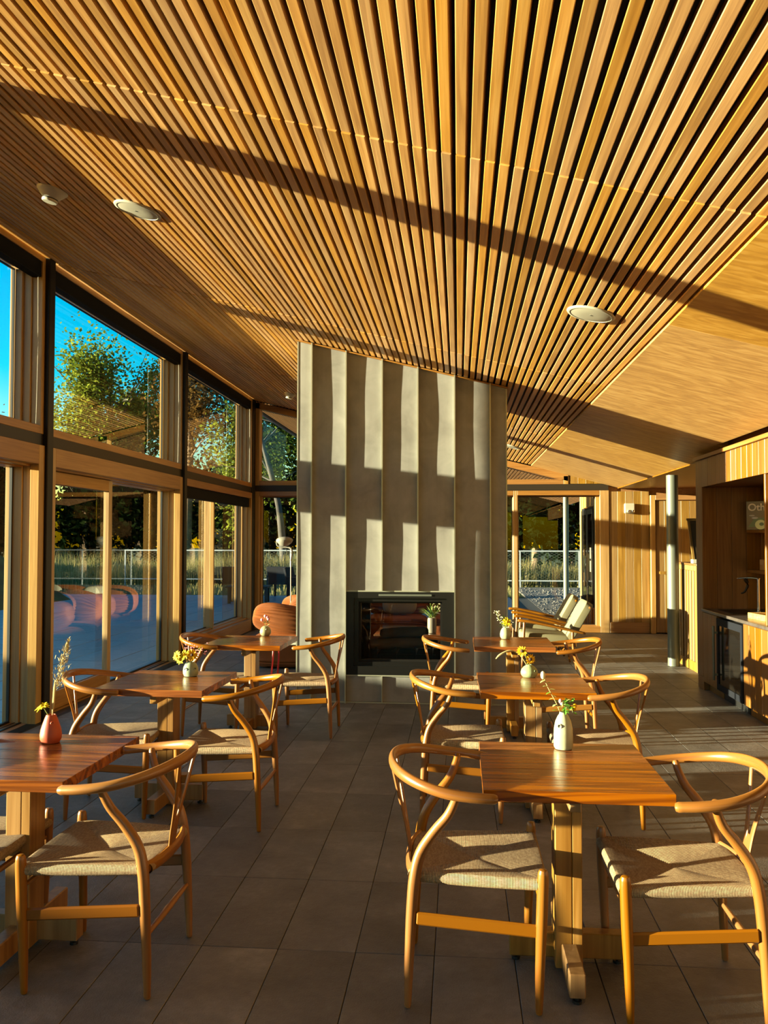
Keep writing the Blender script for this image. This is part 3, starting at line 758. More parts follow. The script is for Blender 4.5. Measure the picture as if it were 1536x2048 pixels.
# ================================================================== vases and flowers on the tables
def ceramic(name, col, rough=.35, var=.25):
    return plain(name, col, rough, 0, .5, .1, 60, var)
M['v_white'] = ceramic('ivory glaze', (.42, .42, .27)); M['v_green'] = ceramic('sage glaze', (.22, .27, .14)); M['v_red'] = ceramic('terracotta', (.36, .055, .018), .5)
M['v_spot'] = ceramic('celadon glaze', (.25, .30, .20)); M['v_round'] = ceramic('olive cream glaze', (.26, .25, .13)); M['v_egg'] = ceramic('pale sage glaze', (.28, .31, .18))
M['petal'] = plain('yellow petal', (.62, .33, .006), .6, 0, .2); M['petal_y'] = plain('lemon petal', (.55, .45, .01), .6, 0, .2)
M['disc'] = plain('flower disc', (.05, .022, .008), .8); M['stem'] = plain('green stem', (.22, .26, .06), .6); M['stem_dry'] = plain('dry stem', (.42, .33, .14), .7)
M['herb'] = plain('herb leaf', (.08, .22, .018), .5, 0, .3, 0, 80, 0); M['herb_pale'] = plain('pale herb leaf', (.32, .42, .14), .55)
M['pink'] = plain('pink petal', (.62, .22, .26), .6); M['bud'] = plain('cream bud', (.60, .55, .36), .6)
ZT = .7452
def vase(x, y, prof, mat, lab, eyes=()):
    v = MB().lathe(prof, 28).build('vase', mat, None, True, (x, y, ZT)); tag(v, lab, 'vase', 'small vases on the dining tables')
    for (az, z, r, R0) in eyes:
        a = R(az); d = Vector((math.sin(a), -math.cos(a), 0)); up = Vector((0, 0, 1)); sd = d.cross(up)
        m = MB(); n = 14
        c = d*(R0-.002)+Vector((0, 0, z))
        vs = []
        for (rr, dd) in ((1.35, .001), (1.15, .0045), (.95, .0040), (.8, .0015)):
            for k in range(n):
                t = 2*math.pi*k/n; vs.append(c+sd*(math.cos(t)*r*rr)+up*(math.sin(t)*r*rr)+d*dd)
        m.add(vs, [(i*n+k, i*n+(k+1) % n, (i+1)*n+(k+1) % n, (i+1)*n+k) for i in range(3) for k in range(n)])
        m.build('rim', mat, v, True)
        m = MB(); vs = [c+sd*(math.cos(2*math.pi*k/n)*r)+up*(math.sin(2*math.pi*k/n)*r)+d*.0022 for k in range(n)]+[c+d*.0005]
        m.add(vs, [(k, (k+1) % n, n) for k in range(n)]); m.build('hole', M['black'], v)
    return v
def leaf_blade(m, p, d, L, w, up=Vector((0, 0, 1)), bend=.25):
    p = Vector(p); d = Vector(d).normalized(); s = d.cross(up)
    if s.length < 1e-3: s = Vector((1, 0, 0))
    s.normalize(); u = s.cross(d)
    pts = [(0, .15), (.3, .9), (.6, 1.0), (.85, .55), (1, .04)]
    vs = []
    for (t, k) in pts:
        c = p+d*(L*t)-u*(bend*L*t*t)
        vs += [c-s*(w*k/2)+u*(w*.12*k), c, c+s*(w*k/2)+u*(w*.12*k)]
    fs = []
    for i in range(4):
        fs += [(3*i, 3*i+1, 3*i+4, 3*i+3), (3*i+1, 3*i+2, 3*i+5, 3*i+4)]
    m.add(vs, fs)
def stem_obj(name, pts, r, mat, lab, cat='flower', group='cut stems in the table vases'):
    o = MB().tube(pts, r, 6, 5).build(name, mat, None, True); return tag(o, lab, cat, group)
def daisy(parent, p, n, r=.020, pet='petal', np_=12, disc=.008):
    p = Vector(p); n = Vector(n).normalized(); a = n.cross(Vector((.2, .1, 1))).normalized(); b = n.cross(a)
    for k in range(np_):
        t = 2*math.pi*k/np_+random.uniform(-.08, .08); d = a*math.cos(t)+b*math.sin(t)
        m = MB(); leaf_blade(m, p+d*disc*.5, d+n*random.uniform(-.05, .35), r*random.uniform(.9, 1.15), r*.42, n, .15)
        m.build('petal', M[pet], parent)
    mm = MB().puff((0, 0, 0), (disc, disc, disc*.75), 1, 1, 12, 8); o = mm.build('disc', M['disc'] if pet == 'petal' else M['petal'], parent, True, p+n*.003)
    o.rotation_euler = n.to_track_quat('Z', 'Y').to_euler()
# nearest right table: white bottle with a long sprig and a bunch of leaves
X, Y = .425, 3.56
vase(X, Y, [(.022, 0), (.034, .002), (.039, .012), (.039, .060), (.0375, .085), (.032, .112), (.023, .132), (.016, .142), (.0145, .150), (.012, .150), (.012, .132)], M['v_white'], 'ivory bottle vase with one small hole on the nearest right table', ((-30, .098, .0075, .0365),))
tip = [(X-.005, Y, ZT+.13), (X-.03, Y-.005, ZT+.19), (X-.062, Y-.01, ZT+.25), (X-.082, Y-.01, ZT+.300)]
s = stem_obj('herb_sprig', tip, .0016, M['stem_dry'], 'long leafy sprig with a cream bud leaning left from the ivory bottle vase')
for k in range(11):
    t = .15+.8*k/11; p = Vector(tip[0]).lerp(Vector(tip[-1]), t); m = MB(); sd = 1 if k % 2 else -1
    leaf_blade(m, p, (sd*.9, random.uniform(-.5, .3), random.uniform(-.2, .5)), random.uniform(.018, .03), .013); m.build('leaf', M['herb_pale' if k % 3 else 'herb'], s)
MB().puff((0, 0, 0), (.010, .010, .017), 1, 1, 10, 8).build('bud', M['bud'], s, True, tip[-1])
s = stem_obj('leafy_sprig', [(X+.004, Y, ZT+.13), (X+.012, Y-.005, ZT+.17), (X+.020, Y-.01, ZT+.195)], .0016, M['stem'], 'bunch of bright green leaves with a small orange bloom in the ivory bottle vase')
for k in range(46):
    p = Vector((X+.014+random.gauss(0, .012), Y-.006+random.gauss(0, .010), ZT+random.uniform(.148, .205)))
    m = MB(); leaf_blade(m, p, (random.gauss(.3, 1), random.gauss(-.2, 1), random.gauss(.1, .7)), random.uniform(.016, .028), random.uniform(.010, .017)); m.build('leaf', M['herb' if k % 3 else 'herb_pale'], s)
for q, (dx, dz, mt) in enumerate(((.046, .178, 'petal'), (.043, .166, 'petal'), (-.012, .196, 'pink'), (-.006, .188, 'bud'))):
    MB().puff((0, 0, 0), (.008, .008, .010), 1, 1, 10, 8).build('bloom', M[mt], s, True, (X+dx, Y-.012, ZT+dz))
# middle right table: squat green vase, two daisies and a curled grass
X, Y = .435, 5.38
vase(X, Y, [(.026, 0), (.040, .003), (.050, .016), (.053, .032), (.048, .050), (.034, .066), (.022, .073), (.019, .078), (.015, .078), (.015, .060)], M['v_green'], 'squat sage green vase on the middle right table', ((42, .042, .008, .051),))
for k, (dx, dz, n) in enumerate(((-.045, .165, (-.2, -1, .15)), (.005, .115, (.15, -1, .25)))):
    s = stem_obj('daisy', [(X-.004, Y, ZT+.06), (X+dx*.4, Y-.01, ZT+.06+dz*.35), (X+dx, Y-.02, ZT+dz)], .0018, M['stem'], ['upper yellow daisy with dark centre over the squat green vase', 'lower yellow daisy with dark centre over the squat green vase'][k])
    daisy(s, (X+dx, Y-.024, ZT+dz), n, .028, 'petal', 13, .011)
stem_obj('grass_frond', [(X-.006, Y, ZT+.06), (X-.06, Y, ZT+.14), (X-.12, Y-.01, ZT+.165), (X-.18, Y-.02, ZT+.14), (X-.205, Y-.02, ZT+.115)], [.0018, .0018, .004, .006, .003], M['stem_dry'], 'arching dry grass stem bending left out of the squat green vase')
# farthest right table: egg vase, yellow daisy and white spray
X, Y = .400, 7.42
vase(X, Y, [(.022, 0), (.036, .004), (.046, .022), (.048, .045), (.042, .072), (.030, .092), (.020, .102), (.017, .102), (.017, .085)], M['v_egg'], 'pale egg shaped vase on the farthest right table')
s = stem_obj('daisy', [(X, Y, ZT+.09), (X+.006, Y-.01, ZT+.12), (X+.010, Y-.02, ZT+.150)], .0018, M['stem'], 'single yellow daisy in the pale egg shaped vase'); daisy(s, (X+.010, Y-.024, ZT+.150), (.1, -1, .3), .036, 'petal_y', 13, .011)
s = stem_obj('white_spray', [(X-.004, Y, ZT+.09), (X-.05, Y, ZT+.16), (X-.085, Y, ZT+.24)], .0014, M['stem'], 'airy spray of tiny white flowers in the pale egg shaped vase')
for k in range(60):
    t = random.random(); p = Vector((X-.085*t+random.gauss(0, .018), Y+random.gauss(0, .016), ZT+.10+.145*t+random.gauss(0, .012)))
    if k % 4 == 0: p = Vector((X+random.uniform(.02, .075), Y+random.gauss(0, .015), ZT+random.uniform(.06, .16)))
    MB().puff((0, 0, 0), (.0045, .0045, .0045), 1, 1, 6, 4).build('bloom', M['bud'], s, False, p)
for k in range(14):
    m = MB(); leaf_blade(m, (X+random.uniform(-.05, .03), Y, ZT+random.uniform(.1, .19)), (random.gauss(0, 1), random.gauss(0, 1), .6), .03, .009); m.build('leaf', M['herb'], s)
# nearest left table: red teardrop, grass plume, yellow flower, cattail
X, Y = -1.712, 3.47
vase(X, Y, [(.026, 0), (.036, .002), (.043, .016), (.0445, .034), (.041, .056), (.033, .082), (.025, .104), (.019, .117), (.016, .117), (.016, .10)], M['v_red'], 'terracotta red teardrop vase on the nearest left table', ((35, .085, .006, .031),))
s = stem_obj('grass_plume', [(X+.002, Y, ZT+.10), (X+.016, Y, ZT+.20), (X+.035, Y, ZT+.30), (X+.068, Y-.01, ZT+.42)], .0013, M['stem_dry'], 'feathery grass plume leaning right out of the red teardrop vase')
pm = MB(); base = [Vector((X+.030, Y, ZT+.23)), Vector((X+.046, Y, ZT+.33)), Vector((X+.078, Y-.01, ZT+.425))]
for k in range(420):
    t = random.random(); p = base[0].lerp(base[1], t*2) if t < .5 else base[1].lerp(base[2], t*2-1)
    wd = .030*math.sin(math.pi*min(1, .12+t*.95))
    p = p+Vector((random.gauss(0, wd*.5), random.gauss(0, wd*.5), random.gauss(0, .008)))
    leaf_blade(pm, p, (random.gauss(.25, .5), random.gauss(0, .5), 1), random.uniform(.010, .022), .0035)
tag(pm.build('plume', M['stem_dry'], s), kind='stuff')
s = stem_obj('yellow_flower', [(X, Y, ZT+.10), (X-.014, Y-.01, ZT+.125), (X-.026, Y-.015, ZT+.150)], .0016, M['stem'], 'small lemon yellow flower nodding left out of the red teardrop vase')
daisy(s, (X-.032, Y-.02, ZT+.152), (-.5, -.5, .8), .026, 'petal_y', 11, .006); daisy(s, (X-.018, Y-.02, ZT+.158), (.3, -.4, .8), .018, 'petal_y', 9, .005)
stem_obj('cattail', [(X+.004, Y, ZT+.10), (X+.010, Y, ZT+.17), (X+.013, Y, ZT+.22), (X+.015, Y, ZT+.262)], [.0012, .006, .0058, .002], M['stem_dry'], 'slim tan cattail standing upright in the red teardrop vase')
# middle left table: celadon pebble vase with eye holes and yellow daisies
X, Y = -1.672, 5.22
vase(X, Y, [(.030, 0), (.040, .003), (.047, .018), (.048, .036), (.045, .056), (.037, .074), (.026, .086), (.020, .090), (.017, .090), (.017, .075)], M['v_spot'], 'celadon pebble vase with two round holes on the middle left table', ((-22, .048, .0085, .0465), (52, .050, .0075, .0465)))
for k, (dx, dz, n, r, pt) in enumerate(((.015, .135, (.2, -1, .3), .034, 'petal'), (-.035, .135, (-.3, -.9, .5), .030, 'petal_y'), (-.082, .128, (-.5, -.8, .2), .028, 'petal_y'), (-.062, .105, (-.3, -1, 0), .024, 'petal_y'))):
    s = stem_obj('daisy', [(X-.002, Y, ZT+.075), (X+dx*.4, Y-.01, ZT+.105), (X+dx, Y-.02, ZT+dz)], .0017, M['stem'], ['golden daisy with a brown centre above the celadon pebble vase', 'lemon daisy right behind the golden one in the celadon vase', 'outermost lemon daisy left of the celadon pebble vase', 'low lemon daisy hanging left of the celadon pebble vase'][k])
    daisy(s, (X+dx, Y-.024, ZT+dz), n, r, pt, 12, .009)
s = stem_obj('pink_sprig', [(X+.004, Y, ZT+.08), (X+.03, Y, ZT+.15), (X+.075, Y, ZT+.19)], .0013, M['stem'], 'wispy pink sprig spreading right above the celadon pebble vase')
for k in range(40):
    p = (X+random.uniform(-.05, .10), Y+random.gauss(0, .02), ZT+random.uniform(.13, .205)); MB().puff((0, 0, 0), (.005, .004, .004), 1, 1, 6, 4).build('bloom', M['pink'], s, False, p)
# farthest left table: round vase with a pink sprig
X, Y = -1.712, 7.46
vase(X, Y, [(.022, 0), (.036, .004), (.048, .022), (.050, .040), (.044, .062), (.032, .078), (.020, .086), (.013, .088), (.013, .07)], M['v_round'], 'round olive cream vase on the farthest left table', ((28, .06, .008, .044),))
s = stem_obj('pink_flower', [(X-.002, Y, ZT+.08), (X-.004, Y, ZT+.12), (X-.008, Y, ZT+.16)], .0016, M['stem'], 'pink flower head with leaves in the round olive cream vase')
for k in range(10):
    m = MB(); leaf_blade(m, (X+random.uniform(-.015, .03), Y, ZT+random.uniform(.09, .13)), (random.gauss(0, 1), random.gauss(0, .6), .7), .032, .012); m.build('leaf', M['herb_pale'], s)
for dx, dz in ((-.030, .142), (.028, .150), (.020, .165), (0, .175)): MB().puff((0, 0, 0), (.014, .012, .015), 1, 1, 12, 8).build('bloom', M['pink'], s, True, (X+dx, Y-.01, ZT+dz))

# ================================================================== ceiling fittings
def ceil_obj(name, x, y, lab, cat, parts):
    e = empty(name, (x, y, cz(x)-.0005), 0, lab, cat); e.rotation_euler = (0, ang, 0)
    for pn, prof, mat, off in parts: MB().lathe(prof, 32, (off[0], off[1], 0)).build(pn, mat, e, True)
    return e
spk = [('rim', [(.150, 0), (.152, -.006), (.146, -.012), (.132, -.013), (.131, -.008)], M['white'], (0, 0)),
       ('grille', [(.130, -.007), (.128, -.011), (.10, -.016), (.05, -.018), (.004, -.0185)], M['white'], (0, 0)), ('badge', [(.008, -.0183), (.008, -.0195)], M['galv'], (0, -.02))]
for x, y, lab in ((-2.045, 5.22, 'round white ceiling speaker at the left, beside the smoke detector'), (.825, 5.36, 'round white ceiling speaker on the right, near the plywood'), (.79, 13.0, 'round white ceiling speaker far beyond the fireplace')):
    ceil_obj('ceiling_speaker', x, y, lab, 'speaker', spk)['group'] = 'round speakers in the slatted ceiling'
smk = [('base', [(.098, 0), (.097, -.01), (.085, -.022), (.066, -.042), (.050, -.058)], M['white'], (0, 0)), ('vent', [(.048, -.058), (.048, -.066)], M['black'], (0, 0)), ('cap', [(.050, -.066), (.050, -.076), (.044, -.082), (.01, -.083)], M['white'], (0, 0))]
ceil_obj('smoke_detector', -2.60, 5.19, 'white smoke detector in the shaded part of the ceiling', 'detector', smk)
ceil_obj('smoke_detector', -2.575, 12.8, 'small white smoke detector far away beside the fireplace top', 'detector', smk)

# ================================================================== lounge behind the fireplace
sofa = empty('sofa', (-1.2, 12.9, 0), 0, 'puffy rust velvet corner sofa behind the fireplace', 'sofa')
def cush(name, c, h, e1=.45, e2=.45, rip=0, rot=None, mat='sofa', par=sofa, rn=26):
    return MB().puff((0, 0, 0), h, e1, e2, 32, 18, rip, rn).build(name, M[mat], par, True, (c[0]+1.2, c[1]-12.9, c[2]), rot or (0, 0, 0)) if par is sofa else None
# long run along the end windows and a wing at the left
for k, xx in enumerate((-1.95, -.98, .0)):
    cush('seat_cushion', (xx, 13.15, .215), (.50, .52, .215), .35, .3, .10)
    cush('back_cushion', (xx, 13.72, .60), (.52, .21, .24), .7, .7, .16)
for k, yy in enumerate((12.42, 11.60, 10.80)):
    cush('seat_cushion', (-2.16, yy, .215), (.44, .42, .215), .4, .35, .12)
cush('arm_cushion', (-2.17, 10.66, .575), (.43, .25, .195), .62, .8, .30, (0, R(10), R(6)))
cush('back_cushion', (-1.80, 11.60, .66), (.38, .24, .22), .65, .8, .28, (0, R(-6), R(8)))
cush('arm_cushion', (-2.20, 12.42, .58), (.40, .27, .20), .62, .8, .26, (0, R(4), R(-4)))
cush('arm_cushion', (-2.22, 13.30, .60), (.38, .28, .21), .62, .8, .26)
cush('arm_cushion', (.42, 13.1, .52), (.20, .50, .25), .7, .7, .14)
cush('back_cushion', (-2.02, 12.05, .62), (.40, .22, .24), .75, .75, .16, (0, R(-8), R(10)))
p = MB().puff((0, 0, 0), (.27, .09, .22), .55, .5, 28, 14).build('throw_pillow', M['pillow'], None, True, (-.92, 13.26, .655), (R(-18), 0, R(4))); tag(p, 'ivory throw pillow leaning on the sofa, seen through the fireplace glass', 'pillow', 'ivory pillows on the sofa')
p = MB().puff((0, 0, 0), (.09, .24, .20), .55, .5, 28, 14).build('throw_pillow', M['pillow'], None, True, (.28, 13.25, .85), (0, R(14), 0)); tag(p, 'ivory throw pillow at the right end of the sofa', 'pillow', 'ivory pillows on the sofa')
p = MB().puff((0, 0, 0), (.10, .26, .21), .55, .5, 28, 14).build('throw_pillow', M['pillow'], None, True, (-1.95, 12.86, .66), (0, R(16), R(30))); tag(p, 'ivory throw pillow on the left wing of the sofa', 'pillow', 'ivory pillows on the sofa')
ct = empty('coffee_table', (-.50, 11.15, 0), 0, 'low coffee table with a glossy dark top behind the fireplace', 'table')
M['gloss'] = plain('glossy dark top', (.10, .05, .025), .08, 0, .6)
BB(-.56, .56, -.55, .55, .395, .42, b=.004).build('tabletop', M['gloss'], ct)
MB().lathe([(.25, 0), (.25, .012), (.035, .03), (.03, .395)], 28).build('pedestal', M['galv'], ct, True)
fv = tag(MB().lathe([(.045, 0), (.055, .006), (.058, .05), (.058, .17), (.050, .195), (.043, .195), (.043, .17)], 26).build('vase', M['lamp_white'], None, True, (-.34, 10.80, .4202)), 'white cylinder vase on the coffee table, seen through the fireplace glass', 'vase')
fs_ = stem_obj('wildflower_bunch', [(-.34, 10.80, .57), (-.345, 10.79, .72), (-.36, 10.78, .80)], .003, M['stem'], 'bunch of wildflowers and grass in the white cylinder vase', 'flower')
for k in range(60):
    m = MB(); leaf_blade(m, (-.34+random.gauss(0, .02), 10.80+random.gauss(0, .02), .60+random.uniform(0, .06)), (random.gauss(-.1, .8), random.gauss(0, .5), 1), random.uniform(.10, .24), .010); m.build('leaf', M['herb' if k % 2 else 'herb_pale'], fs_)
for k in range(26): MB().puff((0, 0, 0), (.010, .010, .010), 1, 1, 8, 6).build('bloom', M['bud'], fs_, False, (-.24+random.gauss(0, .06), 10.78+random.gauss(0, .03), .74+random.gauss(0, .05)))
# easy chairs, side on
def make_easy():
    e = empty('lounge_chair', (0, 0, 0), 0, 'x', 'armchair', 'wooden lounge chairs with cream cushions')
    W = M['chair']; a = R(62)
    for s in (-1, 1):
        y = s*.315
        MB().tube([(-.36, y, .02), (-.345, y, .30), (-.33, y, .585)], [.014, .019, .016], 10, 3, up=(1, 0, 0)).build('leg', W, e, True)
        MB().tube([(.30, y, .02), (.26, y, .30), (.255, y, .46)], [.014, .019, .016], 10, 3, up=(1, 0, 0)).build('leg', W, e, True)
        MB().tube([(-.40, y, .605), (-.25, y*1.03, .592), (0, y*1.04, .545), (.26, y, .485), (.40, y*.97, .455)], [.024, .027, .026, .023, .02], 10, 3, flat=(.8, 1.4)).build('armrest', W, e, True)
        MB().bbox(-.35, .30, y-.012, y+.012, -.025, .025, b=.004).build('side_rail', M['chair'], e).location = (0, 0, .315)
    MB().bbox(-.345, -.315, -.31, .31, .30, .36, b=.004).build('front_rail', M['chair'], e)
    for k in range(4):
        yy = -.21+.14*k
        MB().tube([(.16, yy, .20), (.32, yy, .47), (.48, yy, .77)], .010, 8, 2).build('back_slat', W, e, True)
    MB().tube([(.47, -.29, .765), (.485, 0, .785), (.47, .29, .765)], .015, 10, 4).build('top_rail', W, e, True)
    MB().puff((0, 0, 0), (.33, .285, .062), .3, .25, 32, 12).build('seat_cushion', M['cream'], e, True, (-.05, 0, .385), (0, R(5), 0))
    o = MB().puff((0, 0, 0), (.29, .285, .058), .3, .25, 32, 12).build('back_cushion', M['cream'], e, True, (.335, 0, .575), (0, R(-60), 0))
    return e
e0 = make_easy(); e0.location = (1.135, 10.95, 0); e0['label'] = 'nearer of the two wooden lounge chairs with cream cushions'
e1 = copy_tree(e0); e1.location = (1.13, 12.15, 0); e1['label'] = 'farther of the two wooden lounge chairs, nearest the window'
# dish floor lamp
lp = empty('floor_lamp', (-2.42, 12.15, 0), 0, 'cream floor lamp with a dish shaped head beside the fireplace edge', 'lamp')
MB().lathe([(.13, 0), (.13, .015), (.02, .025), (.012, .04)], 28).build('base', M['lamp_white'], lp, True)
MB().tube([(0, 0, .03), (0, 0, .9), (0, 0, 1.36)], .0085, 10, 2).build('pole', M['lamp_white'], lp, True)
MB().tube([(0, 0, 1.30), (.012, 0, 1.40), (0, 0, 1.47), (-.05, 0, 1.485), (-.10, 0, 1.49)], [.014, .018, .015, .010, .008], 10, 4).build('bracket', M['lamp_white'], lp, True)
MB().tube([(-.085, 0, 1.485), (-.19, 0, 1.50), (-.215, 0, 1.56), (-.205, 0, 1.60)], .008, 8, 4).build('yoke', M['lamp_white'], lp, True)
MB().lathe([(.02, -.075), (.06, -.06), (.105, -.02), (.122, .015), (.122, .022), (.10, .045), (.05, .062), (.004, .066)], 32, (-.095, 0, 1.575)).build('lamp_head', M['lamp_white'], lp, True)
MB().tube([(-.07, 0, 1.46), (-.03, 0, 1.36), (0, 0, 1.30)], .004, 6, 3).build('cable', M['black'], lp, True)
# red tube side table
st = empty('side_table', (-1.83, 9.35, 0), 0, 'small side table with red tube legs and a pale top left of the fireplace', 'table')
BB(-.24, .24, -.20, .20, .455, .475, b=.006).build('tabletop', M['white'], st)
for x, y in ((-.2, -.16), (.2, -.16), (-.2, .16), (.2, .16)): MB().tube([(x*1.1, y*1.1, .012), (x, y, .25), (x*.95, y*.95, .455)], .010, 8, 3).build('leg', M['red'], st, True)
MB().tube([(.03, -.17, .475), (.045, -.17, .53), (.09, -.17, .55), (.19, -.17, .55), (.21, -.17, .53), (.215, -.17, .475)], .008, 8, 4).build('handle', M['red'], st, True)

# ================================================================== kitchen along the right wall
KX = 2.60
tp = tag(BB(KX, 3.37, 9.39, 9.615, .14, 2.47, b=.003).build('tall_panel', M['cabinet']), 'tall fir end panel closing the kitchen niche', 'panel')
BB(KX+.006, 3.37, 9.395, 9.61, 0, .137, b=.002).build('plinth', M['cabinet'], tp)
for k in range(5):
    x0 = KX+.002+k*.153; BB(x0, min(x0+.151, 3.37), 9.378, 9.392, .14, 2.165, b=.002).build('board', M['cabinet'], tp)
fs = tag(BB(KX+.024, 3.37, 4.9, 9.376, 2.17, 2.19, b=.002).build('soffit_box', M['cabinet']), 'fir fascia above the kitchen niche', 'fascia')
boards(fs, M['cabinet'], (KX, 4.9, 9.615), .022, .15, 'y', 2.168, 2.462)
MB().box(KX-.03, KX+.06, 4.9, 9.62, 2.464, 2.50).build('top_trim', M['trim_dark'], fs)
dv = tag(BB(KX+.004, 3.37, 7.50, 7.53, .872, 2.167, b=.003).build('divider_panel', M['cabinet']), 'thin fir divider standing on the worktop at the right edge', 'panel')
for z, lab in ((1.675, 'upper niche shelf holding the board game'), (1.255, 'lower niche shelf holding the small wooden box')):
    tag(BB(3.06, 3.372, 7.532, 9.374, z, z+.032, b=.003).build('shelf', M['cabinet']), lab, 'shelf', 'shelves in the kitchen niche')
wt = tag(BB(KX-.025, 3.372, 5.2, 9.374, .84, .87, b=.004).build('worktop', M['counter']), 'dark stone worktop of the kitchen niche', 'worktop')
sk = tag(MB().box(2.70, 2.98, 8.70, 9.20, .8702, .874).build('sink', M['steel_black']), 'black sink rim set into the worktop', 'sink'); rect = MB()
fc = empty('faucet', (3.04, 8.98, .8702), R(-20), 'chrome tap with a flat spout behind the sink', 'faucet')
MB().lathe([(.028, 0), (.028, .008), (.016, .012), (.0155, .30), (.017, .335)], 18).build('body', M['chrome'], fc, True)
MB().tube([(.012, 0, .338), (-.08, 0, .345), (-.20, 0, .338)], [.018, .02, .014], 10, 3, flat=(.5, 1.1)).build('spout', M['chrome'], fc, True)
MB().tube([(-.12, 0, .325), (-.10, 0, .27), (-.13, 0, .20), (-.16, 0, .185)], [.020, .014, .010, .007], 8, 3).build('handle', M['steel_black'], fc, True)
def cab(y0, y1, lab, wood_='cabinet', w=.16):
    c = tag(BB(KX+.02, 3.372, y0, y1, .09, .838, b=.002).build('base_cabinet', M['cabinet']), lab, 'cabinet', 'base cabinets under the worktop')
    d = BB(KX, KX+.018, y0+.003, y1-.003, .095, .832, b=.002).build('door', M['cabinet'], c)
    n = max(1, round((y1-y0)/w)); s = (y1-y0-.006)/n
    for k in range(n): BB(KX-.004, KX-.0002, y0+.003+k*s+.001, y0+.003+(k+1)*s-.001, .096, .831, b=.0015).build('board', M['cabinet'], d)
    BX(KX+.06, 3.36, y0, y1, .0, .088).build('plinth', M['cabinet'], c)
    return c
cab(8.885, 9.37, 'narrow fir base cabinet beside the tall panel')
cab(7.14, 8.085, 'fir base cabinet catching the chair shadow right of the wine cooler')
cab(6.10, 7.135, 'fir base cabinet mostly beyond the right edge of the frame')
wc = empty('wine_cooler', (KX, 8.485, 0), 0, 'black glass fronted undercounter cooler below the worktop', 'cooler')
BX(.05, .72, -.385, .385, .06, .83).build('body', M['black'], wc)
df = BB(0, .045, -.39, .39, .10, .815, b=.004).build('door', M['steel_black'], wc)
rect_x(MB(), -.012, 0, -.39, .39, .10, .815, .055, .07, .06).build('door_frame', M['dark_metal'], df)
M['dark_glass'] = plain('dark gloss glass', (.006, .005, .004), .04, 0, .6)
BX(-.004, -.0008, -.334, .334, .162, .744).build('pane', M['dark_glass'], df)
MB().tube([(-.05, .36, .20), (-.05, .36, .45), (-.05, .36, .73)], .012, 10, 2).box(-.05, -.008, .352, .368, .24, .26).box(-.05, -.008, .352, .368, .66, .68).build('handle', M['galv'], df, True)
MB().box(.06, .70, -.38, .38, 0, .058).build('plinth', M['black'], wc)
# board game on the upper shelf
M['game'] = plain('game box print', (.010, .012, .010), .35); M['ink'] = plain('light print', (.62, .56, .46), .5); M['ink_g'] = plain('green print', (.02, .09, .03), .4); M['ink_grey'] = plain('grey print', (.32, .31, .33), .4); M['ink_lime'] = plain('lime print', (.52, .58, .28), .4)
gb = empty('board_game', (3.178, 9.125, 1.7072), 0, 'black board game box standing upright on the upper shelf', 'board game')
GW, GH, GT = .42, .300, .050
gb.rotation_euler = (0, 0, R(-42))
BB(-GW/2, GW/2, 0, GT, 0, GH, b=.002).build('box', M['game'], gb)
def text(body, size, loc, rot, mat, par, ext=.0006, sx=1):
    c = bpy.data.curves.new('lettering', 'FONT'); c.body = body; c.size = size; c.extrude = ext; c.offset = .0016*size/.1; c.materials.append(M[mat])
    o = bpy.data.objects.new('lettering', c); COL.objects.link(o)
    bpy.context.view_layer.update(); me = bpy.data.meshes.new_from_object(o.evaluated_get(bpy.context.evaluated_depsgraph_get()))
    bpy.data.objects.remove(o); bpy.data.curves.remove(c)
    o = link('lettering', me, par, loc, rot); o.scale = (sx, 1, 1); return o
text('Othello', .105, (-GW/2+.018, -.001, GH-.098), (R(90), 0, 0), 'ink', gb, sx=1.05)
text('Othello', .052, (-GW/2-.001, GT-.008, GH-.02), (R(90), R(90), R(-90)), 'ink', gb)
def disc_(x, z, rx, rz, mat, name='print_disc', y=-.0012):
    n = 20; m = MB(); m.add([(x+math.cos(2*math.pi*k/n)*rx, y, z+math.sin(2*math.pi*k/n)*rz) for k in range(n)]+[(x+math.cos(2*math.pi*k/n)*rx, 0, z+math.sin(2*math.pi*k/n)*rz) for k in range(n)], [tuple(range(n-1, -1, -1))]+[(k, (k+1) % n, n+(k+1) % n, n+k) for k in range(n)])
    return m.build(name, M[mat], gb)
MB().prism([(-GW/2+.02, .03), (GW/2-.02, .03), (GW/2-.06, .12), (-GW/2+.09, .13)], 'y', -.0006, 0).build('print', M['ink_g'], gb)
for x, z, a, b, mt in ((-.06, .055, .058, .050, 'ink_lime'), (.03, .115, .034, .018, 'ink_grey'), (.07, .125, .030, .028, 'ink_grey'), (-.12, .125, .034, .010, 'ink_grey'), (.15, .07, .034, .014, 'ink_grey'), (.16, .15, .036, .024, 'ink_grey'), (-.15, .15, .03, .007, 'ink_grey'), (-.05, .06, .024, .018, 'ink_g')):
    disc_(x, z, a, b, mt, y=-.0012 if mt != 'ink_g' else -.002)
bx = empty('wooden_box', (3.17, 9.02, 1.2872), R(-60), 'small wooden drawer box on the lower shelf', 'box')
BB(-.085, .085, -.05, .05, 0, .115, b=.004).build('body', M['table_leg'], bx); BB(-.08, .08, -.054, -.0502, .062, .110, b=.002).build('drawer', M['table_leg'], bx)
dr = BB(-.08, .08, -.054, -.0502, .005, .057, b=.002).build('drawer', M['table_leg'], bx); MB().puff((.045, -.058, .03), (.008, .005, .008), 1, 1, 8, 6).build('knob', M['black'], dr)
tag(MB().lathe([(.012, 0), (.014, .006), (.006, .014), (.021, .05), (.019, .068), (.004, .088)], 18).build('glass_drop', M['glass_clear'], None, True, (3.165, 9.02, 1.4025)), 'clear glass teardrop on top of the wooden box', 'ornament')
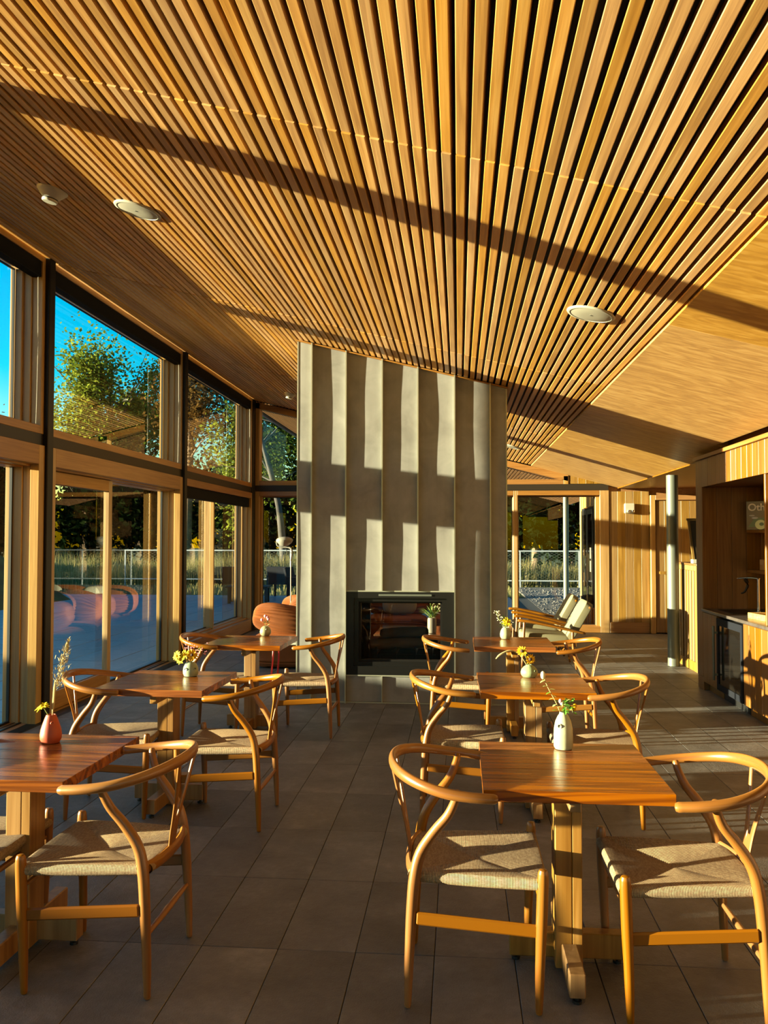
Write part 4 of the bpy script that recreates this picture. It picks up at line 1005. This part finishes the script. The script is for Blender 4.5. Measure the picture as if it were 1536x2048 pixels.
tag(BB(3.10, 3.19, 8.60, 8.68, 1.2872, 1.335, b=.008).build('ceramic_dish', M['white']), 'small white dish at the right end of the lower shelf', 'dish')
tr = empty('serving_tray', (2.88, 8.05, .8702), R(8), 'pale wooden tray on the sunny end of the worktop', 'tray')
BB(-.16, .16, -.22, .22, 0, .012, b=.003).build('base', M['ply'], tr)
for a in ((-.16, -.148, -.22, .22), (.148, .16, -.22, .22), (-.148, .148, -.22, -.208), (-.148, .148, .208, .22)): BB(a[0], a[1], a[2], a[3], .0122, .055, b=.003).build('side', M['ply'], tr)
for k, (x, y) in enumerate(((3.13, 8.64), (3.19, 8.52), (3.10, 8.48))):
    tag(MB().lathe([(.026, 0), (.030, .004), (.033, .12), (.030, .12), (.027, .008)], 20).build('tumbler', M['glass_clear'], None, True, (x, y, .8702)), ['clear tumbler nearest the tap', 'clear tumbler at the back by the wall', 'clear tumbler nearest the tray'][k], 'glass', 'tumblers on the worktop')
# slatted host counter and the easel board on it
hc = empty('host_counter', (2.86, 11.05, 0), 0, 'low counter clad in pale vertical slats behind the steel column', 'counter')
BX(.03, .55, -.47, .55, .0, 1.285).build('body', M['walnut'], hc)
BB(-.005, .58, -.49, .57, 1.288, 1.312, b=.003).build('top', M['cabinet'], hc)
BB(0, .028, -.47, .55, 1.225, 1.286, b=.002).build('rail', M['plank'], hc); BB(0, .028, -.47, .55, .0, .115, b=.002).build('rail', M['plank'], hc)
for k in range(8):
    y = -.46+k*.128; BB(0, .0285, y, y+.078, .117, 1.223, b=.002).build('slat', M['plank'], hc)
MB().box(-.004, .03, -.50, -.472, 0, 1.286).build('corner_post', M['plank'], hc)
for k in range(8):
    x = .035+k*.064; BB(x, x+.036, -.498, -.472, .02, 1.284, b=.002).build('slat', M['plank'], hc)
eb = empty('display_board', (2.965, 10.80, 1.3122), 0, 'tapered dark board in a thin wooden frame standing on the slatted counter', 'sign')
v = [(-.075, .04), (.075, .04), (.155, .56), (-.155, .56)]
m = MB().prism([(-.06, .05), (.24, .05), (.24, .53), (-.125, .53)], 'y', -.008, .008); m.build('board', plain('dark slate', (.05, .035, .02), .35), eb)
MB().prism([(-.085, .0), (-.060, .0), (-.125, .535), (-.150, .535)], 'y', -.014, .014).build('frame_side', M['plank'], eb)
MB().box(-.16, .27, -.014, .014, .531, .556).build('frame_top', M['plank'], eb)
MB().prism([(.12, .0), (.15, .0), (.27, .53), (.24, .53)], 'y', -.012, .012).build('frame_side', M['plank'], eb)
MB().bbox(-.10, .20, -.05, .05, 0, .05).build('base', M['white'], eb)
# round steel column
cl = tag(MB().lathe([(.076, 0), (.074, .002), (.0735, 2.43)], 36).build('steel_column', M['galv'], None, True, (2.727, 11.17, 0)), 'round grey steel column between floor and ceiling edge', 'column')
# emergency light on the end wall
el = empty('emergency_light', (2.93, YE-.003, 2.06), 0, 'white emergency light with two small lamps on the end wall', 'light')
BB(-.085, .085, -.075, 0, 0, .17, b=.012).build('housing', M['white'], el)
for x in (-.035, .035): MB().puff((x+.02, -.082, .035), (.024, .018, .024), 1, 1, 12, 8).build('lamp', M['chrome'], el, True)

# ================================================================== outside
tag(MB().box(-140, 140, -120, 160, -.35, -.075).build('ground', M['soil']), kind='structure', label='dark meadow ground around the building')
patio = tag(MB().box(-24, -3.97, -14, 24.2, -.075, -.036).box(-3.97, 1.9, 15.25, 24.2, -.075, -.036).build('patio', M['grout']), kind='structure', label='paved stone patio outside the glass doors')
pw, pl = .60, 1.10
pm_ = MB().bbox(-pw/2+.006, pw/2-.006, -pl/2+.006, pl/2-.006, -.036, -.012, b=.004).mesh('paver', M['paver'])
cand = []; rest = MB()
for i in range(-34, 10):
    for j in range(-13, 22):
        x = -3.98-pw*(-i-.5) if False else -3.99+pw*(i+.5); y = 24.15-pl*(21-j+.5)
        if x > 1.7 or (x > -3.98 and y < 15.85) or x < -23.5: continue
        v = in_view((x, y, 0), 40) and x < (y*-.14 if y > 15 else 0)+.0
        cand.append((0 if v and (x < -3.9 or x < -.9) else 1, y+abs(x)*.4, x, y))
cand.sort()
for n, (v, _, x, y) in enumerate(cand):
    if n < 290 and v == 0: link('paver', pm_, patio, (x, y, random.uniform(-.002, .002)))
    else: rest.box(x-pw/2+.003, x+pw/2-.003, y-pl/2+.003, y+pl/2-.003, -.036, -.012)
tag(rest.build('paver_field', M['paver'], patio), kind='stuff')
tag(MB().box(1.91, 14, 17.4, 29.5, -.075, -.03).build('gravel_yard', M['gravel']), kind='structure', label='gravel yard beyond the right end window')
g = MB()
for k in range(1500):
    x = random.uniform(1.95, 8); y = random.uniform(17.6, 28.5); r = random.uniform(.02, .06)*(1+.02*(y-17))
    a = random.uniform(0, 6.28); c, s = math.cos(a), math.sin(a)
    v = [(x+r*c, y+r*s, -.03), (x-r*s, y+r*c, -.03), (x-r*c, y-r*s, -.03), (x+r*s, y-r*c, -.03), (x+r*.2, y, -.03+r*.7)]
    g.add(v, [(0, 1, 4), (1, 2, 4), (2, 3, 4), (3, 0, 4)])
tag(g.build('gravel', M['gravel']), 'loose grey gravel in the yard beyond the end window', 'gravel', None, 'stuff')
# porch at the right: slab, wall with entry door, column, umbrella stand, grate, soffit
tag(MB().box(1.9, 5, 15.2, 17.4, -.075, -.012).build('path', M['paver']), kind='structure', label='porch slab outside the end wall window')
pwall = tag(MB().box(2.46, 2.62, 15.22, 17.35, -.012, 2.75).build('wall_porch', M['trim_dark']), kind='structure', label='boarded porch wall outside the end window')
boards(pwall, M['plank'], (2.435, 15.24, 15.42), .025, .14, 'y', 0, 2.72)
boards(pwall, M['plank'], (2.435, 16.92, 17.36), .025, .15, 'y', 0, 2.72)
boards(pwall, M['plank'], (2.435, 15.42, 16.92), .025, .15, 'y', 2.22, 2.72)
BB(2.43, 2.63, 17.36, 17.40, -.01, 2.74, b=.003).build('corner_board', M['frame_v_lit'], pwall)
dd = tag(MB().box(2.40, 2.44, 15.43, 16.91, 0, 2.2).build('door_6', M['dark_metal']), kind='structure', label='dark framed glass entry door on the porch')
for a in ((15.47, 16.16), (16.18, 16.87)):
    rect_x(MB(), 2.385, 2.40, a[0], a[1], .02, 2.16, .085).build('door_leaf', M['steel_black'], dd); BX(2.392, 2.398, a[0]+.085, a[1]-.085, .1, 2.08).build('pane', M['dark_glass'], dd)
MB().tube([(2.35, 16.10, .85), (2.34, 16.10, 1.05), (2.35, 16.10, 1.25)], .014, 8, 2).build('handle', M['galv'], dd, True)
for k, (z, h, m) in enumerate(((1.02, .20, 'white'), (1.26, .20, 'white'), (.72, .26, 'table_leg'), (1.30, .12, 'table_leg'))):
    y = 15.78 if k < 2 else 16.5
    BX(2.384, 2.390, y-.08, y+.08, z, z+h).build('notice', M[m], dd)
us = empty('umbrella_stand', (2.30, 15.52, -.012), 0, 'dark ribbed umbrella stand on the porch behind the end window', 'stand')
MB().box(-.13, .13, -.13, .13, 0, .03).build('base', M['black'], us)
for k in range(7):
    x = -.12+k*.04; MB().tube([(x, -.125, .03), (x, -.125, .40)], .016, 8, 1).build('rib', M['trim_dark'], us, True); MB().tube([(x, .125, .03), (x, .125, .40)], .016, 8, 1).build('rib', M['trim_dark'], us, True)
MB().box(-.13, -.115, -.11, .11, .03, .40).box(.115, .13, -.11, .11, .03, .40).box(-.13, .13, -.13, .13, .38, .40).build('rim', M['trim_dark'], us)
um = empty('umbrella', (2.30, 15.52, .40), 0, 'folded black umbrella fanning out of the ribbed stand', 'umbrella')
MB().lathe([(.03, -.02), (.06, .0), (.115, .13), (.13, .19), (.09, .215), (.012, .23)], 14).build('canopy', M['black'], um)
MB().tube([(0, 0, .2), (0, 0, .30), (.0, 0, .36), (.03, 0, .39), (.055, 0, .36)], .010, 8, 3).build('handle', M['black'], um, True)
gr = empty('boot_grate', (2.02, 16.2, -.012), 0, 'flat slatted boot grate on the porch slab', 'grate')
for k in range(12): MB().box(-.28+k*.046, -.28+k*.046+.024, -.42, .42, .004, .022).build('bar', M['black'], gr)
MB().box(-.28, .26, -.42, -.40, 0, .02).box(-.28, .26, .40, .42, 0, .02).build('rim', M['black'], gr)
tag(MB().lathe([(.060, 0), (.058, .01), (.058, 2.66)], 24).build('porch_column', M['galv'], None, True, (2.25, 18.2, -.03)), 'pale round column of the porch beyond the end window', 'column')
# roof overhang beyond the end wall
ov = MB()
def zo(x): return cz(x)+.02
OX0, OX1, OY0, OY1 = -3.98, 2.9, 15.22, 22.0
ov.prism([(OX0, zo(OX0)), (OX1, zo(OX1)), (OX1, zo(OX1)+.28), (OX0, zo(OX0)+.28)], 'y', OY0, OY1)
ro = tag(ov.build('roof_overhang', M['shade']), kind='structure', label='roof overhang outside the end wall')
sl = MB()
for i in range(112):
    x = 2.8-.0608*i
    if x < -3.85: break
    sl.add([(x-.02, OY0+.03, zo(x-.02)-.004), (x+.02, OY0+.03, zo(x+.02)-.004), (x+.02, OY1, zo(x+.02)-.004), (x-.02, OY1, zo(x-.02)-.004),
            (x-.02, OY0+.03, zo(x-.02)-.05), (x+.02, OY0+.03, zo(x+.02)-.05), (x+.02, OY1, zo(x+.02)-.05), (x-.02, OY1, zo(x-.02)-.05)],
           [(0, 1, 2, 3), (7, 6, 5, 4), (0, 4, 5, 1), (1, 5, 6, 2), (2, 6, 7, 3), (3, 7, 4, 0)])
tag(sl.build('soffit_slats', M['trim_dark'], ro), kind='stuff')  # darker wood than the indoor slats, standing in for eave shade
MB().box(OX0-.06, OX0-.005, 9.0, OY1, zo(OX0)-.06, zo(OX0)+.30).build('fascia', M['white_rail'], ro)
MB().prism([(OX0, zo(OX0)-.04), (OX1, zo(OX1)-.04), (OX1, zo(OX1)+.30), (OX0, zo(OX0)+.30)], 'y', OY1+.005, OY1+.05).build('fascia', M['white_rail'], ro)
# fence of framed mesh panels
fn = empty('mesh_fence', (0, 30.3, 0), 0, 'galvanised fence of framed wire mesh panels at the edge of the meadow', 'fence')
fz0, fz1 = .14, 1.225; xs = [-12.2+2.05*k for k in range(12)]
for x in xs: MB().box(x-.022, x+.022, -.022, .022, -.08, fz1).build('post', M['white_rail'], fn)
for a, b in zip(xs[:-1], xs[1:]):
    MB().box(a+.023, b-.023, -.02, .02, fz1-.04, fz1).build('rail', M['white_rail'], fn); MB().box(a+.023, b-.023, -.02, .02, fz0, fz0+.04).build('rail', M['white_rail'], fn)
    m = MB(); H = fz1-fz0-.08; s = .17; n = int((b-a)/s)
    for k in range(-int(H/.6/s)-2, n+2):
        for sg in (1, -1):
            x0 = a+k*s if sg > 0 else a+k*s+H*1.7; x1 = x0+sg*H*1.7; z0, z1 = fz0+.04, fz1-.04
            def clip(xa, za, xb, zb):
                if xa > xb: xa, za, xb, zb = xb, zb, xa, za
                if xb < a+.03 or xa > b-.03: return None
                if xa < a+.03: t = (a+.03-xa)/(xb-xa); xa, za = a+.03, za+(zb-za)*t
                if xb > b-.03: t = (b-.03-xa)/(xb-xa); xb, zb = b-.03, za+(zb-za)*t
                return xa, za, xb, zb
            c = clip(x0, z0, x1, z1)
            if c: m.add([(c[0], 0, c[1]-.003), (c[2], 0, c[3]-.003), (c[2], 0, c[3]+.003), (c[0], 0, c[1]+.003), (c[0], .008, c[1]), (c[2], .008, c[3])], [(0, 1, 2, 3), (0, 4, 5, 1), (3, 2, 5, 4)])
    tag(m.build('wire_mesh', M['galv'], fn), kind='stuff')
# patio tables and chairs far outside
def out_table(x, y, lab, L=1.1, Wd=.8):
    t = empty('patio_table', (x, y, -.012), R(8), lab, 'table')
    for k in range(6): BB(-L/2, L/2, -Wd/2+k*Wd/6+.004, -Wd/2+(k+1)*Wd/6-.004, .40, .43, b=.003).build('slat', M['dark_metal'], t)
    MB().box(-L/2+.05, L/2-.05, -Wd/2+.05, -Wd/2+.08, .35, .40).box(-L/2+.05, L/2-.05, Wd/2-.08, Wd/2-.05, .35, .40).build('apron', M['dark_metal'], t)
    for sx in (-1, 1):
        for sy in (-1, 1): MB().box(sx*(L/2-.09)-.035, sx*(L/2-.09)+.035, sy*(Wd/2-.09)-.035, sy*(Wd/2-.09)+.035, 0, .40).build('leg', M['dark_metal'], t)
def out_chair(x, y, a, lab):
    t = empty('patio_chair', (x, y, -.012), R(a), lab, 'chair', 'dark patio chairs')
    BB(-.30, .30, -.30, .30, .36, .42, b=.01).build('seat', M['dark_metal'], t)
    o = BB(-.30, .30, -.03, .03, 0, .45, b=.01).build('backrest', M['dark_metal'], t); o.location = (0, .28, .42); o.rotation_euler = (R(-14), 0, 0)
    for sx in (-1, 1):
        BB(sx*.32-.025, sx*.32+.025, -.30, .32, .58, .615, b=.006).build('armrest', M['dark_metal'], t)
        for sy in (-1, 1): BB(sx*.32-.025, sx*.32+.025, sy*.27-.025, sy*.27+.025, 0, .58, b=.004).build('leg', M['dark_metal'], t)
out_table(-5.35, 21.4, 'dark slatted patio table outside the far left window')
out_chair(-4.95, 23.6, 170, 'dark patio chair beyond the slatted patio table'); out_chair(-4.25, 22.8, 80, 'dark patio chair beside the fireplace edge, turned sideways')
out_chair(-6.6, 23.4, 200, 'dark patio chair half hidden by the far window jamb')
# meadow grass
gm = MB()
def blade(x, y, h, w, lean):
    a = random.uniform(0, 6.28); dx, dy = math.cos(a)*w, math.sin(a)*w; lx, ly = random.gauss(0, lean)*h, random.gauss(0, lean)*h
    gm.add([(x-dx, y-dy, -.08), (x+dx, y+dy, -.08), (x+lx*.5+dx*.7, y+ly*.5+dy*.7, h*.6), (x+lx*.5-dx*.7, y+ly*.5-dy*.7, h*.6), (x+lx, y+ly, h)], [(0, 1, 2, 3), (3, 2, 4)])
for k in range(30000):
    x = random.uniform(-26, 6); y = 30.6+abs(random.gauss(0, 2.6))
    if x < -12.4: y = 27.5+abs(random.gauss(0, 3.2))
    h = random.uniform(.55, 1.35)*(1 if x < 1 else .75)*(.75+.5*mnoise.noise((x*.5, y*.5, 0)))
    blade(x, y, max(.25, h), random.uniform(.006, .014), .16)
for k in range(2500):
    x = random.uniform(-24, 1.8); y = random.uniform(24.6, 30.2); blade(x, y, random.uniform(.03, .09), .012, .4)
tag(gm.build('meadow_grass', M['meadow']), 'tall pinkish meadow grass around the fence', 'grass', None, 'stuff')
# trees
def crown(c, h, n, size, sd):
    rn = random.Random(sd); m = MB(); k = 0
    clumps = []
    for q in range(26):
        v = Vector((rn.gauss(0, 1), rn.gauss(0, 1), rn.gauss(0, 1))).normalized()*rn.uniform(.25, .92); clumps.append((v, rn.uniform(.20, .42)))
    while k < n:
        cl, r = clumps[rn.randrange(len(clumps))]
        p = cl+Vector((rn.gauss(0, 1), rn.gauss(0, 1), rn.gauss(0, 1)))*r*.5
        p = Vector((c[0]+p.x*h[0], c[1]+p.y*h[1], c[2]+p.z*h[2]))
        d = Vector((rn.gauss(0, 1), rn.gauss(0, 1), rn.gauss(0, .6))).normalized(); u = d.cross(Vector((rn.gauss(0, 1), rn.gauss(0, 1), rn.gauss(0, 1)))).normalized()
        L = size*rn.uniform(.6, 1.3)
        m.add([p-d*L*.5, p+u*L*.32, p+d*L*.5, p-u*L*.32], [(0, 1, 2, 3)]); k += 1
    return m
def tree(name, base, tops, c, h, n, size, leaf, bark, lab, sd, tr=.22, branches=7, group='trees beyond the meadow'):
    t = empty(name, base, 0, lab, 'tree', group); rn = random.Random(sd)
    b = Vector(base); m = MB()
    m.tube([Vector(p)-b for p in tops], [tr*(1-.75*i/(len(tops)-1)) for i in range(len(tops))], 10, 4); m.build('trunk', M[bark], t, True)
    m = MB(); cc = Vector(c)-b
    for q in range(branches):
        f = rn.uniform(.35, .95); i = f*(len(tops)-1); i0 = min(int(i), len(tops)-2); s = (Vector(tops[i0]).lerp(Vector(tops[i0+1]), i-i0))-b
        e = cc+Vector((rn.uniform(-.85, .85)*h[0], rn.uniform(-.8, .8)*h[1], rn.uniform(-.5, .8)*h[2]))
        m.tube([s, s.lerp(e, .5)+Vector((0, 0, .15)), e], [tr*.24, tr*.14, tr*.04], 6, 3)
    m.build('branches', M[bark], t, True)
    tag(crown((cc.x, cc.y, cc.z), h, n, size, sd).build('crown', M[leaf], t), kind='stuff')
    return t
tree('leafy_tree', (-19.5, 46, -.1), [(-19.5, 46, -.1), (-19.3, 46, 3), (-19.6, 46, 7), (-19.4, 46, 11)], (-19.3, 46, 9.0), (4.1, 3.6, 4.6), 24000, .21, 'leaf_olive', 'bark', 'broad sunlit leafy tree filling the upper window above the glass door', 3, .30, 14)
tree('leafy_tree', (-26.8, 50, -.1), [(-26.8, 50, -.1), (-26.6, 50, 4), (-26.5, 50, 8)], (-26.6, 50, 6.6), (2.2, 2.2, 3.2), 5000, .26, 'leaf_brown', 'bark', 'small rusty tree at the left edge of the left upper window', 5, .16, 8)
tree('pine_tree', (-13.4, 41, -.1), [(-13.4, 41, -.1), (-13.3, 41, 4), (-13.2, 41, 8), (-13.15, 41, 13.5)], (-13.3, 41, 7.6), (2.7, 2.3, 5.0), 8000, .20, 'leaf_brown', 'bark', 'tall pine with a straight bare trunk in the third upper window', 8, .26, 16)
tree('birch_tree', (-7.1, 34.5, -.1), [(-7.1, 34.5, -.1), (-7.4, 34.5, 3), (-8.2, 34.5, 6), (-8.9, 34.5, 9.5)], (-8.0, 35.5, 6.2), (2.6, 1.6, 3.4), 5500, .19, 'leaf_mid', 'bark_pale', 'leaning pale trunk tree beyond the window left of the fireplace', 11, .17, 8)
tree('birch_tree', (-7.6, 36.5, -.1), [(-7.6, 36.5, -.1), (-8.0, 36.5, 4), (-9.2, 36.5, 8), (-10, 36.5, 11)], (-9.3, 37.5, 5.0), (2.4, 1.8, 3.0), 5500, .18, 'leaf_olive', 'bark_pale', 'second thinner leaning tree behind the pale trunk tree', 12, .12, 6)
rn = random.Random(21)
kinds = [('thicket_tree', 'leaf_dark_shaded', 'dark dense evergreen in the tree line beyond the meadow'), ('thicket_tree', 'leaf_dull_shaded', 'mid green bushy tree in the tree line beyond the meadow')]
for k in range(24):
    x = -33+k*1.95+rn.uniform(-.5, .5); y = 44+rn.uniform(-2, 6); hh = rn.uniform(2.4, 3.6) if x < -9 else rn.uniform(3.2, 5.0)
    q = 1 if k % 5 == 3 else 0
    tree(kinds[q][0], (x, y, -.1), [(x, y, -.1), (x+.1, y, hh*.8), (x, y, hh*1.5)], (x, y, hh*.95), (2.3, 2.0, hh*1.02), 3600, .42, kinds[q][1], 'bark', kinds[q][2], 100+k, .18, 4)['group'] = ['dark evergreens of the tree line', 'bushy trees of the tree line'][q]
for k, (x, y) in enumerate(((3.0, 33.5), (5.6, 34.5), (1.0, 36), (7.5, 33))):
    tree('thicket_tree', (x, y, -.1), [(x, y, -.1), (x, y, 3), (x+.2, y, 7)], (x, y, 4.4), (2.0, 1.6, 4.0), 5200, .30, 'leaf_dark_shaded' if k != 2 else 'leaf_dull_shaded', 'bark', 'dark tree crowding behind the fence in the right end window', 300+k, .2, 6, 'trees behind the fence at the right')
# the sunset side, out of frame: banks added to keep the low sun off floor, patio and meadow
def bank(x0, ya, yb, H, lab):
    bk = MB(); vs = []; n = int(yb-ya)
    for i in range(n+1):
        y = ya+i
        for (dx, dz) in ((-3.5, -.1), (-1.2, H*.8), (0, H), (.8, H*.83), (3.2, -.1)):
            vs.append((x0+dx, y, dz if dz < 0 else dz+.025*mnoise.noise((y*.35, dx, 3))))
    bk.add(vs, [(i*5+k, i*5+k+1, (i+1)*5+k+1, (i+1)*5+k) for i in range(n) for k in range(4)])
    tag(bk.build('shading_bank', M['soil']), kind='structure', label=lab)
bank(-13.4, -26, 22, 1.58, 'unseen bank added to shade the floor and the patio')
bank(-25, 12, 33, 2.0, 'unseen second bank added to shade the meadow')
